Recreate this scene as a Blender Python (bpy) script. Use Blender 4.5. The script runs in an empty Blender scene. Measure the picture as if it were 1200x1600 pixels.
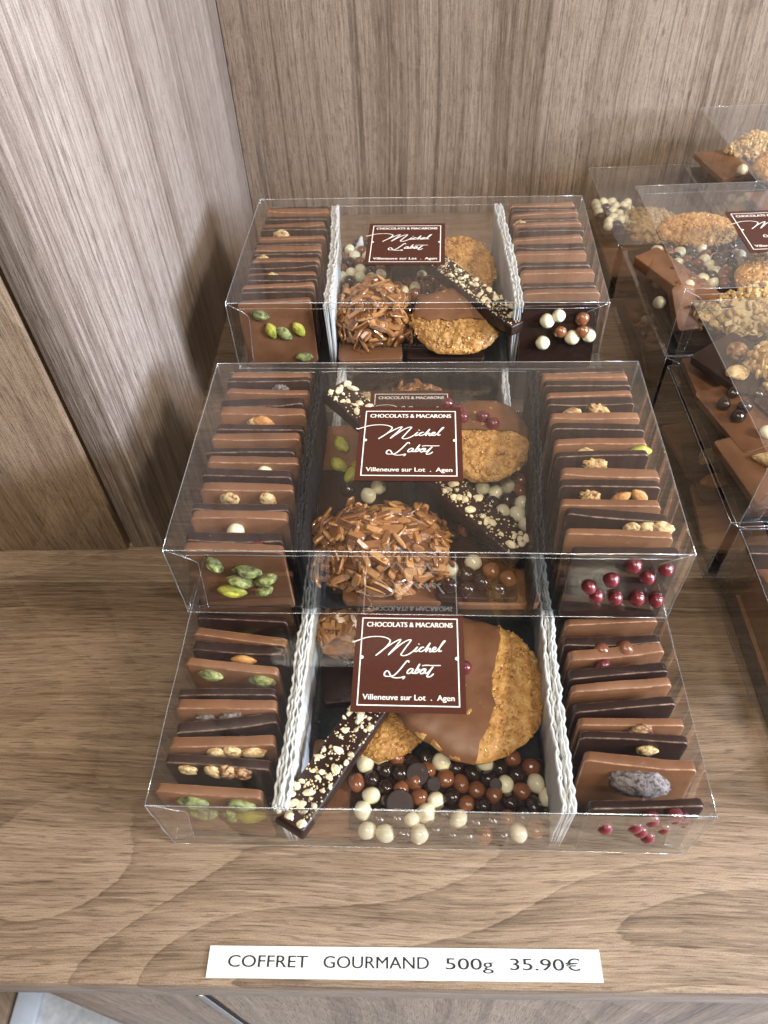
import bpy, bmesh, math, random
from mathutils import Vector, Matrix, Euler, noise

C = bpy.context.scene.collection
scene = bpy.context.scene
R = math.radians

# ------------------------------------------------------------------ camera
def make_camera():
    pos = Vector((-0.0036, -0.0938, 0.3225)); pi, ya, ro = 0.8578, -0.0595, -0.0551
    fw = Vector((math.sin(ya)*math.cos(pi), math.cos(ya)*math.cos(pi), -math.sin(pi)))
    r0 = Vector((math.cos(ya), -math.sin(ya), 0)); u0 = r0.cross(fw)
    r = math.cos(ro)*r0 + math.sin(ro)*u0
    u = -math.sin(ro)*r0 + math.cos(ro)*u0
    cd = bpy.data.cameras.new('camera'); co = bpy.data.objects.new('camera', cd); C.objects.link(co)
    m = Matrix.Identity(4)
    for i in range(3):
        m[i][0] = r[i]; m[i][1] = u[i]; m[i][2] = -fw[i]; m[i][3] = pos[i]
    co.matrix_world = m
    cd.sensor_fit = 'VERTICAL'; cd.sensor_height = 36.0; cd.lens = 36.0*1154.3/1600
    cd.clip_start = 0.005; cd.clip_end = 50
    cd.dof.use_dof = True; cd.dof.focus_distance = 0.36; cd.dof.aperture_fstop = 17.0
    scene.camera = co
make_camera()

# ------------------------------------------------------------------ light
world = bpy.data.worlds.new('World'); scene.world = world; world.use_nodes = True
bg = world.node_tree.nodes['Background']
bg.inputs[0].default_value = (0.86, 0.90, 1.0, 1); bg.inputs[1].default_value = 0.09

def area(name, loc, target, size, power, color, sy=None):
    ld = bpy.data.lights.new(name, 'AREA'); ld.energy = power; ld.color = color; ld.size = size
    if sy: ld.shape = 'RECTANGLE'; ld.size_y = sy
    o = bpy.data.objects.new(name, ld); C.objects.link(o)
    o.location = loc
    o.rotation_euler = (Vector(target)-Vector(loc)).to_track_quat('-Z', 'Y').to_euler()
    return o
area('key_lamp', (1.30, -0.42, 1.10), (0, 0.15, 0), 0.26, 31, (1.0, 0.91, 0.77))
area('window_light', (1.85, -0.55, 0.62), (-0.14, 0.38, 0.14), 0.60, 112, (0.66, 0.79, 1.0), 0.34)
area('ceiling_lamp', (-0.15, -0.65, 1.8), (0, 0.2, 0), 0.55, 17, (1.0, 0.91, 0.78))
area('ceiling_strip', (0.388, -0.802, 1.20), (0.388, -0.50, 0.0), 0.115, 4.5, (1.0, 0.95, 0.74), 0.022)
area('ceiling_strip', (0.386, -0.755, 1.20), (0.386, -0.45, 0.0), 0.115, 4.5, (1.0, 0.95, 0.74), 0.022)

scene.view_settings.view_transform = 'Standard'; scene.view_settings.look = 'None'
scene.view_settings.exposure = 0.0; scene.view_settings.gamma = 1.0
scene.view_settings.use_curve_mapping = False
scene.render.engine = 'CYCLES'
scene.cycles.max_bounces = 12; scene.cycles.transparent_max_bounces = 48
scene.cycles.glossy_bounces = 6; scene.cycles.diffuse_bounces = 4
scene.cycles.caustics_reflective = False; scene.cycles.caustics_refractive = False
scene.cycles.use_denoising = True

# ------------------------------------------------------------------ materials
class NT:
    def __init__(s, name):
        s.m = bpy.data.materials.new(name); s.m.use_nodes = True
        s.t = s.m.node_tree; s.t.nodes.clear()
        s.out = s.t.nodes.new('ShaderNodeOutputMaterial')
    def n(s, typ, ins=None, **props):
        nd = s.t.nodes.new(typ)
        for k, v in props.items(): setattr(nd, k, v)
        for k, v in (ins or {}).items(): s.set(nd.inputs[k], v)
        return nd
    def set(s, sock, v):
        if isinstance(v, bpy.types.NodeSocket): s.t.links.new(v, sock)
        elif hasattr(v, 'outputs'): s.t.links.new(v.outputs[0], sock)
        else: sock.default_value = v
    def math(s, op, a, b=0.0, c=0.0, clamp=False):
        nd = s.n('ShaderNodeMath', {0: a, 1: b, 2: c}, operation=op); nd.use_clamp = clamp
        return nd.outputs[0]
    def ramp(s, fac, stops, interp='LINEAR'):
        nd = s.n('ShaderNodeValToRGB', {0: fac}); cr = nd.color_ramp; cr.interpolation = interp
        while len(cr.elements) < len(stops): cr.elements.new(0.5)
        for e, (p, c) in zip(cr.elements, stops):
            e.position = p; e.color = (c[0], c[1], c[2], 1) if hasattr(c, '__len__') else (c, c, c, 1)
        return nd.outputs[0]
    def mix(s, fac, a, b, blend='MIX'):
        nd = s.n('ShaderNodeMix', data_type='RGBA', blend_type=blend)
        s.set(nd.inputs[0], fac)
        for i, v in ((6, a), (7, b)):
            if isinstance(v, tuple) and len(v) == 3: v = (*v, 1)
            s.set(nd.inputs[i], v)
        return nd.outputs[2]
    def vec(s, x, y, z): return s.n('ShaderNodeCombineXYZ', {0: x, 1: y, 2: z}).outputs[0]
    def noise(s, vec, scale, detail=4, rough=0.5, dist=0.0):
        return s.n('ShaderNodeTexNoise', {'Vector': vec, 'Scale': scale, 'Detail': detail, 'Roughness': rough, 'Distortion': dist}).outputs[0]
    def finish(s, color, rough=0.5, spec=0.5, bump=None, bstr=0.2, bdist=0.001, **extra):
        p = s.n('ShaderNodeBsdfPrincipled')
        if isinstance(color, tuple) and len(color) == 3: color = (*color, 1)
        s.set(p.inputs['Base Color'], color); s.set(p.inputs['Roughness'], rough)
        s.set(p.inputs['Specular IOR Level'], spec)
        for k, v in extra.items(): s.set(p.inputs[k.replace('_', ' ')], v)
        if bump is not None:
            b = s.n('ShaderNodeBump', {'Strength': bstr, 'Distance': bdist, 'Height': bump})
            s.set(p.inputs['Normal'], b.outputs[0])
        s.t.links.new(p.outputs[0], s.out.inputs[0])
        return s.m

def wood(name, along, seed, tones, figure=0.0, drift_amp=0.05, ml=2.2, ma=95, mw=1.0, figzone=None, stripe=0.5, rough=0.42, fine=1.0, spec=0.45):
    """walnut laminate; along = axis index of the grain"""
    s = NT(name)
    g = s.n('ShaderNodeNewGeometry')
    sx = s.n('ShaderNodeSeparateXYZ', {0: g.outputs['Position']})
    ax = [0, 1, 2]; ax.remove(along)
    L = sx.outputs[along]
    # a slow sideways drift so that the grain is not ruler straight
    wob = s.noise(s.vec(s.math('MULTIPLY', L, 2.2), s.math('MULTIPLY', sx.outputs[ax[0]], 5.0), seed), 1.0, 2)
    drift = s.math('MULTIPLY', s.math('SUBTRACT', wob, 0.5), drift_amp)
    A = s.math('ADD', s.math('ADD', sx.outputs[ax[0]], sx.outputs[ax[1]]), drift)
    def st(l, a, off): return s.vec(s.math('MULTIPLY', L, l), s.math('MULTIPLY', A, a), seed+off)
    broad = s.noise(st(1.2, 20, 1.3), 1.0, 2, 0.5)
    mid = s.noise(st(ml, ma, 4.1), 1.0, 5, 0.68)
    fib = s.noise(st(30, 1000, 7.7), 1.0, 3, 0.65)
    pore = s.noise(st(85, 1700, 9.9), 1.0, 2, 0.5)
    dash = s.noise(st(95, 760, 12.3), 1.0, 2, 0.55)
    v = s.math('ADD', s.math('MULTIPLY', broad, 0.55), s.math('MULTIPLY', mid, (0.42+0.38*stripe)*mw))
    v = s.math('ADD', v, 0.5*(0.42+0.38*stripe)*(1-mw))
    v = s.math('ADD', v, s.math('MULTIPLY', s.math('SUBTRACT', fib, 0.5), 0.34*fine))
    v = s.math('SUBTRACT', v, 0.19*stripe)
    if figure > 0:
        n = s.noise(s.vec(s.math('MULTIPLY', L, 4.2), s.math('MULTIPLY', A, 9.0), seed+21), 1.0, 1.0, 0.3, 0.0)
        jag = s.math('MULTIPLY', s.math('SUBTRACT', s.noise(st(70, 420, 3.0), 1.0, 2), 0.5), 0.10)
        ring = s.math('FRACT', s.math('ADD', s.math('MULTIPLY', n, 15.0), jag))
        ring = s.ramp(ring, [(0.0, 0.0), (0.06, 0.10), (0.6, 0.22), (0.94, 0.34), (0.985, 0.36), (1.0, 0.0)])
        ring = s.math('MULTIPLY', s.math('SUBTRACT', ring, 0.20), figure)
        if figzone:
            zone = s.ramp(s.math('MULTIPLY_ADD', sx.outputs[1], 5.0, 0.5), [(0.0, 1.0), (figzone[0]*5+.5, 1.0), (figzone[1]*5+.5, 0.25)])
            ring = s.math('MULTIPLY', ring, zone)
        v = s.math('ADD', v, ring)
    lo = 0.28; hi = 0.74
    col = s.ramp(v, [(lo, tones[0]), (lo+0.22*(hi-lo), tones[1]), (lo+0.52*(hi-lo), tones[2]), (hi, tones[3])])
    # dark thin vessels and short pores
    lines = s.ramp(s.noise(st(1.3, 240, 15.0), 1.0, 4, 0.65), [(0.34, 1.0), (0.43, 0.0), (1.0, 0.0)])
    thin = s.ramp(s.math('ABSOLUTE', s.math('SUBTRACT', s.noise(st(1.1, 130, 27.0), 1.0, 1, 0.4), 0.5)), [(0.0, 1.0), (0.018, 0.0)])
    col = s.mix(s.math('MULTIPLY', thin, 0.6*stripe), col, tuple(0.7*c for c in tones[0]))
    col = s.mix(s.math('MULTIPLY', lines, 0.65*stripe), col, tones[0])
    pm = s.ramp(pore, [(0.32, 1.0), (0.44, 0.0), (1, 0.0)])
    col = s.mix(s.math('MULTIPLY', pm, 0.7), col, tuple(0.5*c for c in tones[1]))
    dm = s.ramp(dash, [(0.30, 1.0), (0.41, 0.0), (1, 0.0)])
    col = s.mix(s.math('MULTIPLY', dm, 0.52), col, tuple(0.8*c for c in tones[0]))
    sp = s.noise(g.outputs['Position'], 2600, 2, 0.6)
    col = s.mix(0.8, col, s.ramp(sp, [(0.3, 0.2), (0.7, 0.8)]), 'SOFT_LIGHT')
    hm = s.ramp(s.noise(st(40, 900, 31.0), 1.0, 2), [(0.56, 0.0), (0.72, 1.0)])
    col = s.mix(s.math('MULTIPLY', hm, 0.30), col, tuple(min(1, 1.35*c) for c in tones[3]))
    h = s.math('ADD', s.math('MULTIPLY', fib, 0.6), s.math('MULTIPLY', s.math('SUBTRACT', 1.0, pm), 0.5))
    rg = s.math('ADD', rough-0.06, s.math('MULTIPLY', fib, 0.14))
    return s.finish(col, rg, spec, h, 0.45, 0.0004)

TW = [(0.076, 0.045, 0.026), (0.158, 0.102, 0.064), (0.240, 0.163, 0.107), (0.332, 0.240, 0.163)]
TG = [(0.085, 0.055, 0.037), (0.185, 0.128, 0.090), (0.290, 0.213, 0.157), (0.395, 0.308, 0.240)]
TS = [(0.095, 0.066, 0.052), (0.205, 0.153, 0.124), (0.320, 0.253, 0.212), (0.430, 0.355, 0.305)]  # back panel laminate made greyer and paler: cool light put into the tones
M_counter = wood('wood_counter', 0, 3.0, TW, figure=0.60, ml=7, ma=190, mw=0.9, fine=1.5, figzone=(-0.012, 0.02), stripe=0.25, rough=0.45)
M_shelf = wood('wood_shelf', 0, 8.0, TW, figure=0.30, ml=6, ma=170, mw=0.9, fine=1.4, stripe=0.35, rough=0.45)
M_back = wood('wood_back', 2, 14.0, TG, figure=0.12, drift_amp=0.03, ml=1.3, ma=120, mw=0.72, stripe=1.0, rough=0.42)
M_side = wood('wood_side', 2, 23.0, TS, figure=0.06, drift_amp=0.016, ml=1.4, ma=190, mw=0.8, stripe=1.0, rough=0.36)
M_front = wood('wood_front', 2, 31.0, TW, figure=0.25, stripe=0.5, rough=0.42)
M_door = wood('wood_door', 2, 44.0, TG, figure=0.3, stripe=0.5, rough=0.42)

def simple(name, col, rough=0.5, spec=0.5, vary=0.12, nscale=300, bstr=0.15, bdist=0.0004, **extra):
    s = NT(name)
    tc = s.n('ShaderNodeTexCoord').outputs['Object']
    n = s.noise(tc, nscale, 5, 0.6)
    d = tuple(c*(1-vary*1.6) for c in col); l = tuple(min(1, c*(1+vary*1.6)) for c in col)
    c = s.ramp(n, [(0.3, d), (0.7, l)])
    return s.finish(c, rough, spec, n, bstr, bdist, **extra)

def chocolate(name, dark, base, lite, rough=0.34, spec=0.45):
    s = NT(name)
    tc = s.n('ShaderNodeTexCoord').outputs['Object']
    oi = s.n('ShaderNodeObjectInfo').outputs['Random']
    off = s.n('ShaderNodeVectorMath', {0: tc, 1: s.vec(s.math('MULTIPLY', oi, 3.1), s.math('MULTIPLY', oi, 1.7), oi)}, operation='ADD').outputs[0]
    n = s.noise(off, 55, 4, 0.55)
    col = s.ramp(n, [(0.3, dark), (0.5, base), (0.72, lite)])
    # scuffs: thin pale scratches and bloom dust
    sc = s.noise(s.n('ShaderNodeVectorMath', {0: off, 1: (240, 90, 1400)}, operation='MULTIPLY').outputs[0], 1.0, 3, 0.7, 1.2)
    scm = s.ramp(sc, [(0.68, 0.0), (0.76, 1.0)])
    col = s.mix(s.math('MULTIPLY', scm, 0.28), col, tuple(min(1, c*2.2+0.05) for c in lite))
    du = s.ramp(s.noise(off, 1500, 2), [(0.72, 0.0), (0.80, 1.0)])
    col = s.mix(s.math('MULTIPLY', du, 0.25), col, (0.45, 0.33, 0.24))
    hue = s.n('ShaderNodeHueSaturation', {'Value': s.math('ADD', 0.88, s.math('MULTIPLY', oi, 0.24)), 'Color': col}).outputs[0]
    rg = s.math('ADD', rough-0.05, s.math('MULTIPLY', s.noise(off, 160, 4), 0.22))
    h = s.math('ADD', s.noise(off, 130, 4, 0.6), s.math('MULTIPLY', scm, 0.25))
    return s.finish(hue, rg, spec, h, 0.25, 0.0006)
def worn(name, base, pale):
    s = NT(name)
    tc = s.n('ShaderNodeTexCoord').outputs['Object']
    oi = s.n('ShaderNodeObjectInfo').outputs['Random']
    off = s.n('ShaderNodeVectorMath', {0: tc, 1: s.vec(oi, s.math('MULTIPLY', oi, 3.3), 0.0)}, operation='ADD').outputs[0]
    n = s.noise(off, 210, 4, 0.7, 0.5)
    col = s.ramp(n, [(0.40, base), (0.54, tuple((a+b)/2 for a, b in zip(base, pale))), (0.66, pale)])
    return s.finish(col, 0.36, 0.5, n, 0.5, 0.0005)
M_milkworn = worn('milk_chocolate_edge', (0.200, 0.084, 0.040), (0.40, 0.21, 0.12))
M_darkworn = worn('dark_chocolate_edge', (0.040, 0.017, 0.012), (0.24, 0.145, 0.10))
M_milk = chocolate('milk_chocolate', (0.150, 0.061, 0.026), (0.198, 0.085, 0.039), (0.236, 0.106, 0.050), 0.38)
M_dark = chocolate('dark_chocolate', (0.016, 0.0062, 0.0045), (0.025, 0.0098, 0.0068), (0.034, 0.0138, 0.0098), 0.36, 0.30)

def film(name, r0=0.032, maxr=0.90, rough=0.04, tint=(0.970, 0.976, 0.982), warp=0.11):
    s = NT(name)
    g = s.n('ShaderNodeNewGeometry')
    tc = s.n('ShaderNodeTexCoord').outputs['Object']
    w = s.math('ADD', s.noise(tc, 14, 2), s.math('MULTIPLY', s.noise(tc, 40, 1), 0.10))
    bp = s.n('ShaderNodeBump', {'Strength': warp, 'Distance': 0.004, 'Height': w}).outputs[0]
    dot = s.n('ShaderNodeVectorMath', {0: g.outputs['Incoming'], 1: g.outputs['Normal']}, operation='DOT_PRODUCT').outputs['Value']
    c = s.math('SUBTRACT', 1.0, s.math('ABSOLUTE', dot), clamp=True)
    f = s.math('ADD', r0, s.math('MULTIPLY', s.math('POWER', c, 2.5), maxr-r0))
    dust = s.ramp(s.noise(tc, 420, 2), [(0.70, 0.0), (0.80, 1.0)])
    tr = s.n('ShaderNodeBsdfTransparent', {0: (*tint, 1)}).outputs[0]
    gl = s.n('ShaderNodeBsdfGlossy', {'Color': (1, 1, 1, 1), 'Roughness': rough, 'Normal': bp}).outputs[0]
    df = s.n('ShaderNodeBsdfDiffuse', {'Color': (0.8, 0.8, 0.8, 1)}).outputs[0]
    m1 = s.n('ShaderNodeMixShader', {0: f, 1: tr, 2: gl}).outputs[0]
    m2 = s.n('ShaderNodeMixShader', {0: s.math('ADD', 0.003, s.math('MULTIPLY', dust, 0.05)), 1: m1, 2: df}).outputs[0]
    s.t.links.new(m2, s.out.inputs[0])
    return s.m
M_film = film('clear_film')
M_flap = film('clear_flap', 0.12, 0.8, 0.06, (0.93, 0.945, 0.96), 0.5)
def seam_mat():
    s = NT('clear_fold')
    tr = s.n('ShaderNodeBsdfTransparent', {0: (0.9, 0.92, 0.94, 1)}).outputs[0]
    gl = s.n('ShaderNodeBsdfGlossy', {'Color': (1, 1, 1, 1), 'Roughness': 0.18}).outputs[0]
    df = s.n('ShaderNodeBsdfDiffuse', {'Color': (0.75, 0.76, 0.78, 1)}).outputs[0]
    m1 = s.n('ShaderNodeMixShader', {0: 0.34, 1: tr, 2: gl}).outputs[0]
    m2 = s.n('ShaderNodeMixShader', {0: 0.10, 1: m1, 2: df}).outputs[0]
    s.t.links.new(m2, s.out.inputs[0]); return s.m
M_seam = seam_mat()

def paper_mat():
    s = NT('white_tissue')
    tc = s.n('ShaderNodeTexCoord').outputs['Object']
    bp = s.n('ShaderNodeBump', {'Strength': 0.35, 'Distance': 0.0005, 'Height': s.noise(tc, 500, 5, 0.65)}).outputs[0]
    df = s.n('ShaderNodeBsdfDiffuse', {'Color': (0.86, 0.86, 0.85, 1), 'Normal': bp}).outputs[0]
    tl = s.n('ShaderNodeBsdfTranslucent', {'Color': (0.86, 0.86, 0.85, 1), 'Normal': bp}).outputs[0]
    s.t.links.new(s.n('ShaderNodeMixShader', {0: 0.38, 1: df, 2: tl}).outputs[0], s.out.inputs[0]); return s.m
M_paper = paper_mat()
M_blackpaper = simple('black_tissue', (0.006, 0.006, 0.007), 0.6, 0.2, 0.2, 900, 0.3, 0.0004)
M_card = simple('black_card', (0.014, 0.015, 0.017), 0.55, 0.4, 0.35, 500, 0.4, 0.0006)
M_label = simple('brown_sticker', (0.062, 0.0165, 0.0095), 0.42, 0.4, 0.05, 600, 0.03)
M_print = simple('sticker_print', (0.86, 0.80, 0.74), 0.5, 0.3, 0.02, 500, 0.0)
M_ticket = simple('ticket_card', (0.72, 0.74, 0.73), 0.55, 0.3, 0.02, 200, 0.05)
M_ink = simple('black_ink', (0.02, 0.022, 0.026), 0.6, 0.2, 0.1, 300, 0.0)
M_white = simple('pearl_white', (0.80, 0.72, 0.50), 0.22, 0.5, 0.04, 120, 0.05, Coat_Weight=0.3)
M_pmilk = simple('pearl_milk', (0.20, 0.070, 0.030), 0.20, 0.5, 0.10, 120, 0.1, Coat_Weight=0.4)
M_pdark = simple('pearl_dark', (0.026, 0.012, 0.009), 0.20, 0.5, 0.15, 120, 0.1, Coat_Weight=0.4)
M_pred = simple('pearl_red', (0.13, 0.015, 0.021), 0.30, 0.5, 0.15, 160, 0.08, Coat_Weight=0.4)
def speckled(name, a, b, c, scale, rough, lo=0.42, hi=0.55, bdist=0.001):
    s = NT(name)
    tc = s.n('ShaderNodeTexCoord').outputs['Object']
    oi = s.n('ShaderNodeObjectInfo').outputs['Random']
    off = s.n('ShaderNodeVectorMath', {0: tc, 1: s.vec(oi, s.math('MULTIPLY', oi, 5.0), 0.0)}, operation='ADD').outputs[0]
    n = s.noise(off, scale, 5, 0.62, 0.6)
    col = s.ramp(n, [(lo-0.1, a), (lo, b), (hi, c)])
    return s.finish(col, rough, 0.4, n, 0.6, bdist)
M_pist = speckled('pistachio', (0.060, 0.045, 0.035), (0.15, 0.165, 0.055), (0.36, 0.38, 0.14), 230, 0.55, 0.46, 0.64)
M_pistclean = speckled('pistachio_peeled', (0.17, 0.18, 0.03), (0.30, 0.31, 0.035), (0.46, 0.42, 0.07), 150, 0.4)
M_almond = speckled('almond', (0.22, 0.075, 0.02), (0.42, 0.17, 0.045), (0.56, 0.27, 0.08), 220, 0.5)
M_nut = speckled('nut_flesh', (0.17, 0.065, 0.025), (0.44, 0.27, 0.11), (0.68, 0.50, 0.26), 260, 0.5, 0.44, 0.56)
M_hazel = speckled('hazelnut_skin', (0.07, 0.022, 0.014), (0.15, 0.05, 0.025), (0.55, 0.36, 0.17), 240, 0.45, 0.46, 0.62)
M_walnut = speckled('walnut', (0.13, 0.055, 0.02), (0.31, 0.15, 0.05), (0.60, 0.39, 0.16), 260, 0.55)
M_truffle = speckled('truffle', (0.03, 0.022, 0.02), (0.09, 0.07, 0.065), (0.22, 0.18, 0.17), 420, 0.6)
def island_mat(name, stops, rough, nscale=260, coat=0.0, bstr=0.5, wi=0.65):
    s = NT(name)
    ri = s.n('ShaderNodeNewGeometry').outputs['Random Per Island']
    tc = s.n('ShaderNodeTexCoord').outputs['Object']
    n = s.noise(tc, nscale, 5, 0.6)
    v = s.math('ADD', s.math('MULTIPLY', ri, wi), s.math('MULTIPLY', n, 1.1-wi))
    col = s.ramp(v, stops)
    return s.finish(col, rough, 0.5, n, bstr, 0.0008, Coat_Weight=coat)
M_sliver = island_mat('caramel_almond', [(0.16, (0.055, 0.020, 0.009)), (0.32, (0.18, 0.068, 0.022)), (0.58, (0.35, 0.145, 0.045)), (0.88, (0.52, 0.26, 0.090))], 0.30, 220, 0.6, 0.6)
M_crumb = island_mat('golden_crumb', [(0.28, (0.12, 0.042, 0.012)), (0.42, (0.38, 0.165, 0.040)), (0.60, (0.54, 0.28, 0.080)), (0.78, (0.68, 0.44, 0.17))], 0.5, 330, 0.1, 1.0, 0.28)
M_crumbpale = island_mat('pale_crumb', [(0.12, (0.20, 0.10, 0.04)), (0.4, (0.46, 0.29, 0.13)), (0.9, (0.70, 0.54, 0.32))], 0.55, 380, 0.0, 0.9, 0.35)
M_crumbpale2 = island_mat('golden_nut', [(0.10, (0.17, 0.075, 0.022)), (0.3, (0.42, 0.23, 0.075)), (0.6, (0.60, 0.38, 0.14)), (0.9, (0.74, 0.56, 0.28))], 0.5, 300, 0.15, 0.7, 0.6)
M_chop = island_mat('chopped_nut', [(0.1, (0.34, 0.17, 0.06)), (0.25, (0.62, 0.42, 0.19)), (0.6, (0.76, 0.60, 0.36)), (0.95, (0.84, 0.72, 0.50))], 0.5, 300)
M_darkgap = simple('dark_gap', (0.015, 0.011, 0.009), 0.8, 0.2)
M_metal = simple('brushed_metal', (0.34, 0.32, 0.30), 0.35, 0.5, 0.05, 200, 0.05, Metallic=1.0)
M_tile = simple('pale_tile', (0.52, 0.52, 0.54), 0.5, 0.4, 0.15, 60, 0.2)
M_bluestrip = simple('pale_strip', (0.50, 0.53, 0.60), 0.5, 0.4, 0.05, 60)

# ------------------------------------------------------------------ mesh helpers
def link(name, mesh, parent=None, mat=None):
    o = bpy.data.objects.new(name, mesh); C.objects.link(o)
    if mat is not None and not mesh.materials: mesh.materials.append(mat)
    if parent is not None: o.parent = parent
    return o
def bm_mesh(name, bm, mat=None, smooth=True):
    bmesh.ops.recalc_face_normals(bm, faces=bm.faces[:])
    me = bpy.data.meshes.new(name); bm.to_mesh(me); bm.free()
    if smooth:
        for p in me.polygons: p.use_smooth = True
    if mat is not None: me.materials.append(mat)
    return me
def box_bm(x0, x1, y0, y1, z0, z1, bev=0.0, seg=2, bm=None):
    own = bm is None
    b2 = bmesh.new()
    bmesh.ops.create_cube(b2, size=1)
    for v in b2.verts:
        v.co = Vector(((x0+x1)/2+v.co.x*(x1-x0), (y0+y1)/2+v.co.y*(y1-y0), (z0+z1)/2+v.co.z*(z1-z0)))
    if bev > 0:
        bmesh.ops.bevel(b2, geom=b2.edges[:], offset=bev, segments=seg, profile=0.5, affect='EDGES')
    if own: return b2
    merge(bm, b2); return bm
def merge(bm, b2, mat=None):
    mp = {}
    for v in b2.verts: mp[v] = bm.verts.new(mat @ v.co if mat is not None else v.co)
    for f in b2.faces:
        try: bm.faces.new([mp[v] for v in f.verts])
        except ValueError: pass
    b2.free()
def tag(o, label=None, cat=None, group=None, kind=None):
    if label: o['label'] = label
    if cat: o['category'] = cat
    if group: o['group'] = group
    if kind: o['kind'] = kind
    return o
def auto_smooth(me, ang=40):
    me.set_sharp_from_angle(angle=R(ang))
def slab(name, x0, x1, y0, y1, z0, z1, mat, bev=0.001, parent=None):
    me = bm_mesh(name, box_bm(x0, x1, y0, y1, z0, z1, bev), mat); auto_smooth(me)
    return link(name, me, parent)
def sweep_bm(pts, rad, n=6, bm=None, closed=False):
    bm = bm or bmesh.new(); rings = []
    for i, p in enumerate(pts):
        a = pts[max(0, i-1)]; b = pts[min(len(pts)-1, i+1)]
        d = (b-a).normalized(); up = Vector((0, 0, 1)) if abs(d.z) < 0.9 else Vector((1, 0, 0))
        s = d.cross(up).normalized(); t = s.cross(d)
        rings.append([bm.verts.new(p + rad*(math.cos(k*2*math.pi/n)*s+math.sin(k*2*math.pi/n)*t)) for k in range(n)])
    for r1, r2 in zip(rings, rings[1:]):
        for k in range(n): bm.faces.new((r1[k], r1[(k+1) % n], r2[(k+1) % n], r2[k]))
    bm.faces.new(rings[0][::-1]); bm.faces.new(rings[-1])
    return bm

# ------------------------------------------------------------------ the niche
slab('shelf', -0.60, 0.75, 0.1365, 0.5338, -0.022, 0.0, M_shelf, 0.0012)['kind'] = 'structure'
slab('counter', -0.60, 0.75, -0.049, 0.1348, -0.022, 0.0, M_counter, 0.0016)['kind'] = 'structure'
slab('counter_underside', -0.60, 0.75, -0.040, 0.53, -0.034, -0.0225, M_darkgap, 0)['kind'] = 'structure'
tag(slab('wall_panel', -0.1425, 0.75, 0.5345, 0.552, -0.02, 0.75, M_back, 0.0008), 'grey brown woodgrain back panel behind the boxes', 'panel')
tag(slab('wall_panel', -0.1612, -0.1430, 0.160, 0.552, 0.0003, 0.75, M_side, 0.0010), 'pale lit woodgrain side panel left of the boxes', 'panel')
tag(slab('wall_panel', -0.62, -0.1634, 0.158, 0.180, 0.0003, 0.75, M_front, 0.0012), 'brown woodgrain front panel at far left past the dark groove', 'panel')
slab('groove_backing', -0.1640, -0.1606, 0.172, 0.20, 0.0003, 0.75, M_darkgap, 0)['kind'] = 'structure'
cab = slab('cabinet', -0.1605, 0.75, -0.0462, 0.50, -0.885, -0.0345, M_door, 0.001)
tag(cab, 'grey brown woodgrain cabinet under the counter edge', 'cabinet')
slab('door_trim', -0.0950, -0.0920, -0.0475, -0.0464, -0.85, -0.036, M_metal, 0.0004, cab)
slab('door_gap', -0.0918, -0.0903, -0.0468, -0.0464, -0.85, -0.036, M_darkgap, 0.0, cab)
slab('floor', -2.0, 2.5, -2.5, 1.2, -0.95, -0.90, M_tile, 0)['kind'] = 'structure'
slab('floor_strip', -0.566, -0.532, -0.8, 1.0, -0.899, -0.888, M_bluestrip, 0.002)['kind'] = 'structure'
slab('floor_board', -1.2, -0.570, -0.8, 1.0, -0.899, -0.880, M_front, 0.002)['kind'] = 'structure'

# ------------------------------------------------------------------ writing
def text_mesh(body, width, height=None, bold=0.0, align='CENTER'):
    cu = bpy.data.curves.new('text', 'FONT'); cu.body = body; cu.size = 1.0; cu.align_x = align; cu.offset = bold
    cu.resolution_u = 4
    o = bpy.data.objects.new('text', cu); C.objects.link(o)
    bpy.context.view_layer.update()
    me = bpy.data.meshes.new_from_object(o.evaluated_get(bpy.context.evaluated_depsgraph_get()))
    bpy.data.objects.remove(o); bpy.data.curves.remove(cu)
    xs = [v.co.x for v in me.vertices]; ys = [v.co.y for v in me.vertices]
    w = max(xs)-min(xs); h = max(ys)-min(ys); cx = (max(xs)+min(xs))/2
    sx = width/w; sy = sx if height is None else height/h
    for v in me.vertices:
        v.co.x = (v.co.x-(cx if align == 'CENTER' else min(xs)))*sx; v.co.y *= sy; v.co.z = 0
    me.materials.clear()
    return me
def add_mesh(bm, me, off):
    b2 = bmesh.new(); b2.from_mesh(me); merge(bm, b2, Matrix.Translation(off))
def ribbon(bm, pts, w, z=0.0):
    """flat pen stroke along a Catmull-Rom curve"""
    P = [Vector((x, y, 0)) for x, y in pts]
    Q = [P[0]*2-P[1]] + P + [P[-1]*2-P[-2]]
    out = []
    for i in range(1, len(Q)-2):
        for k in range(6):
            t = k/6; a, b, c, d = Q[i-1], Q[i], Q[i+1], Q[i+2]
            out.append(0.5*((2*b)+(c-a)*t+(2*a-5*b+4*c-d)*t*t+(3*b-a-3*c+d)*t**3))
    out.append(P[-1])
    prev = None; n = len(out)
    for i, p in enumerate(out):
        d = out[min(n-1, i+1)]-out[max(0, i-1)]
        if d.length < 1e-9: continue
        d.normalize(); s = Vector((-d.y, d.x, 0))
        ww = w*(0.80+0.45*abs(d.y))/2 * (0.6 if i in (0, n-1) else 1)
        zz = z+0.0012*i; a = bm.verts.new((p.x+s.x*ww, p.y+s.y*ww, zz)); b = bm.verts.new((p.x-s.x*ww, p.y-s.y*ww, zz))
        if prev: bm.faces.new((prev[0], a, b, prev[1]))
        prev = (a, b)
def disc(bm, x, y, r, z=0.0, n=20):
    bm.faces.new([bm.verts.new((x+r*math.cos(k*2*math.pi/n), y+r*math.sin(k*2*math.pi/n), z)) for k in range(n)])
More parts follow.
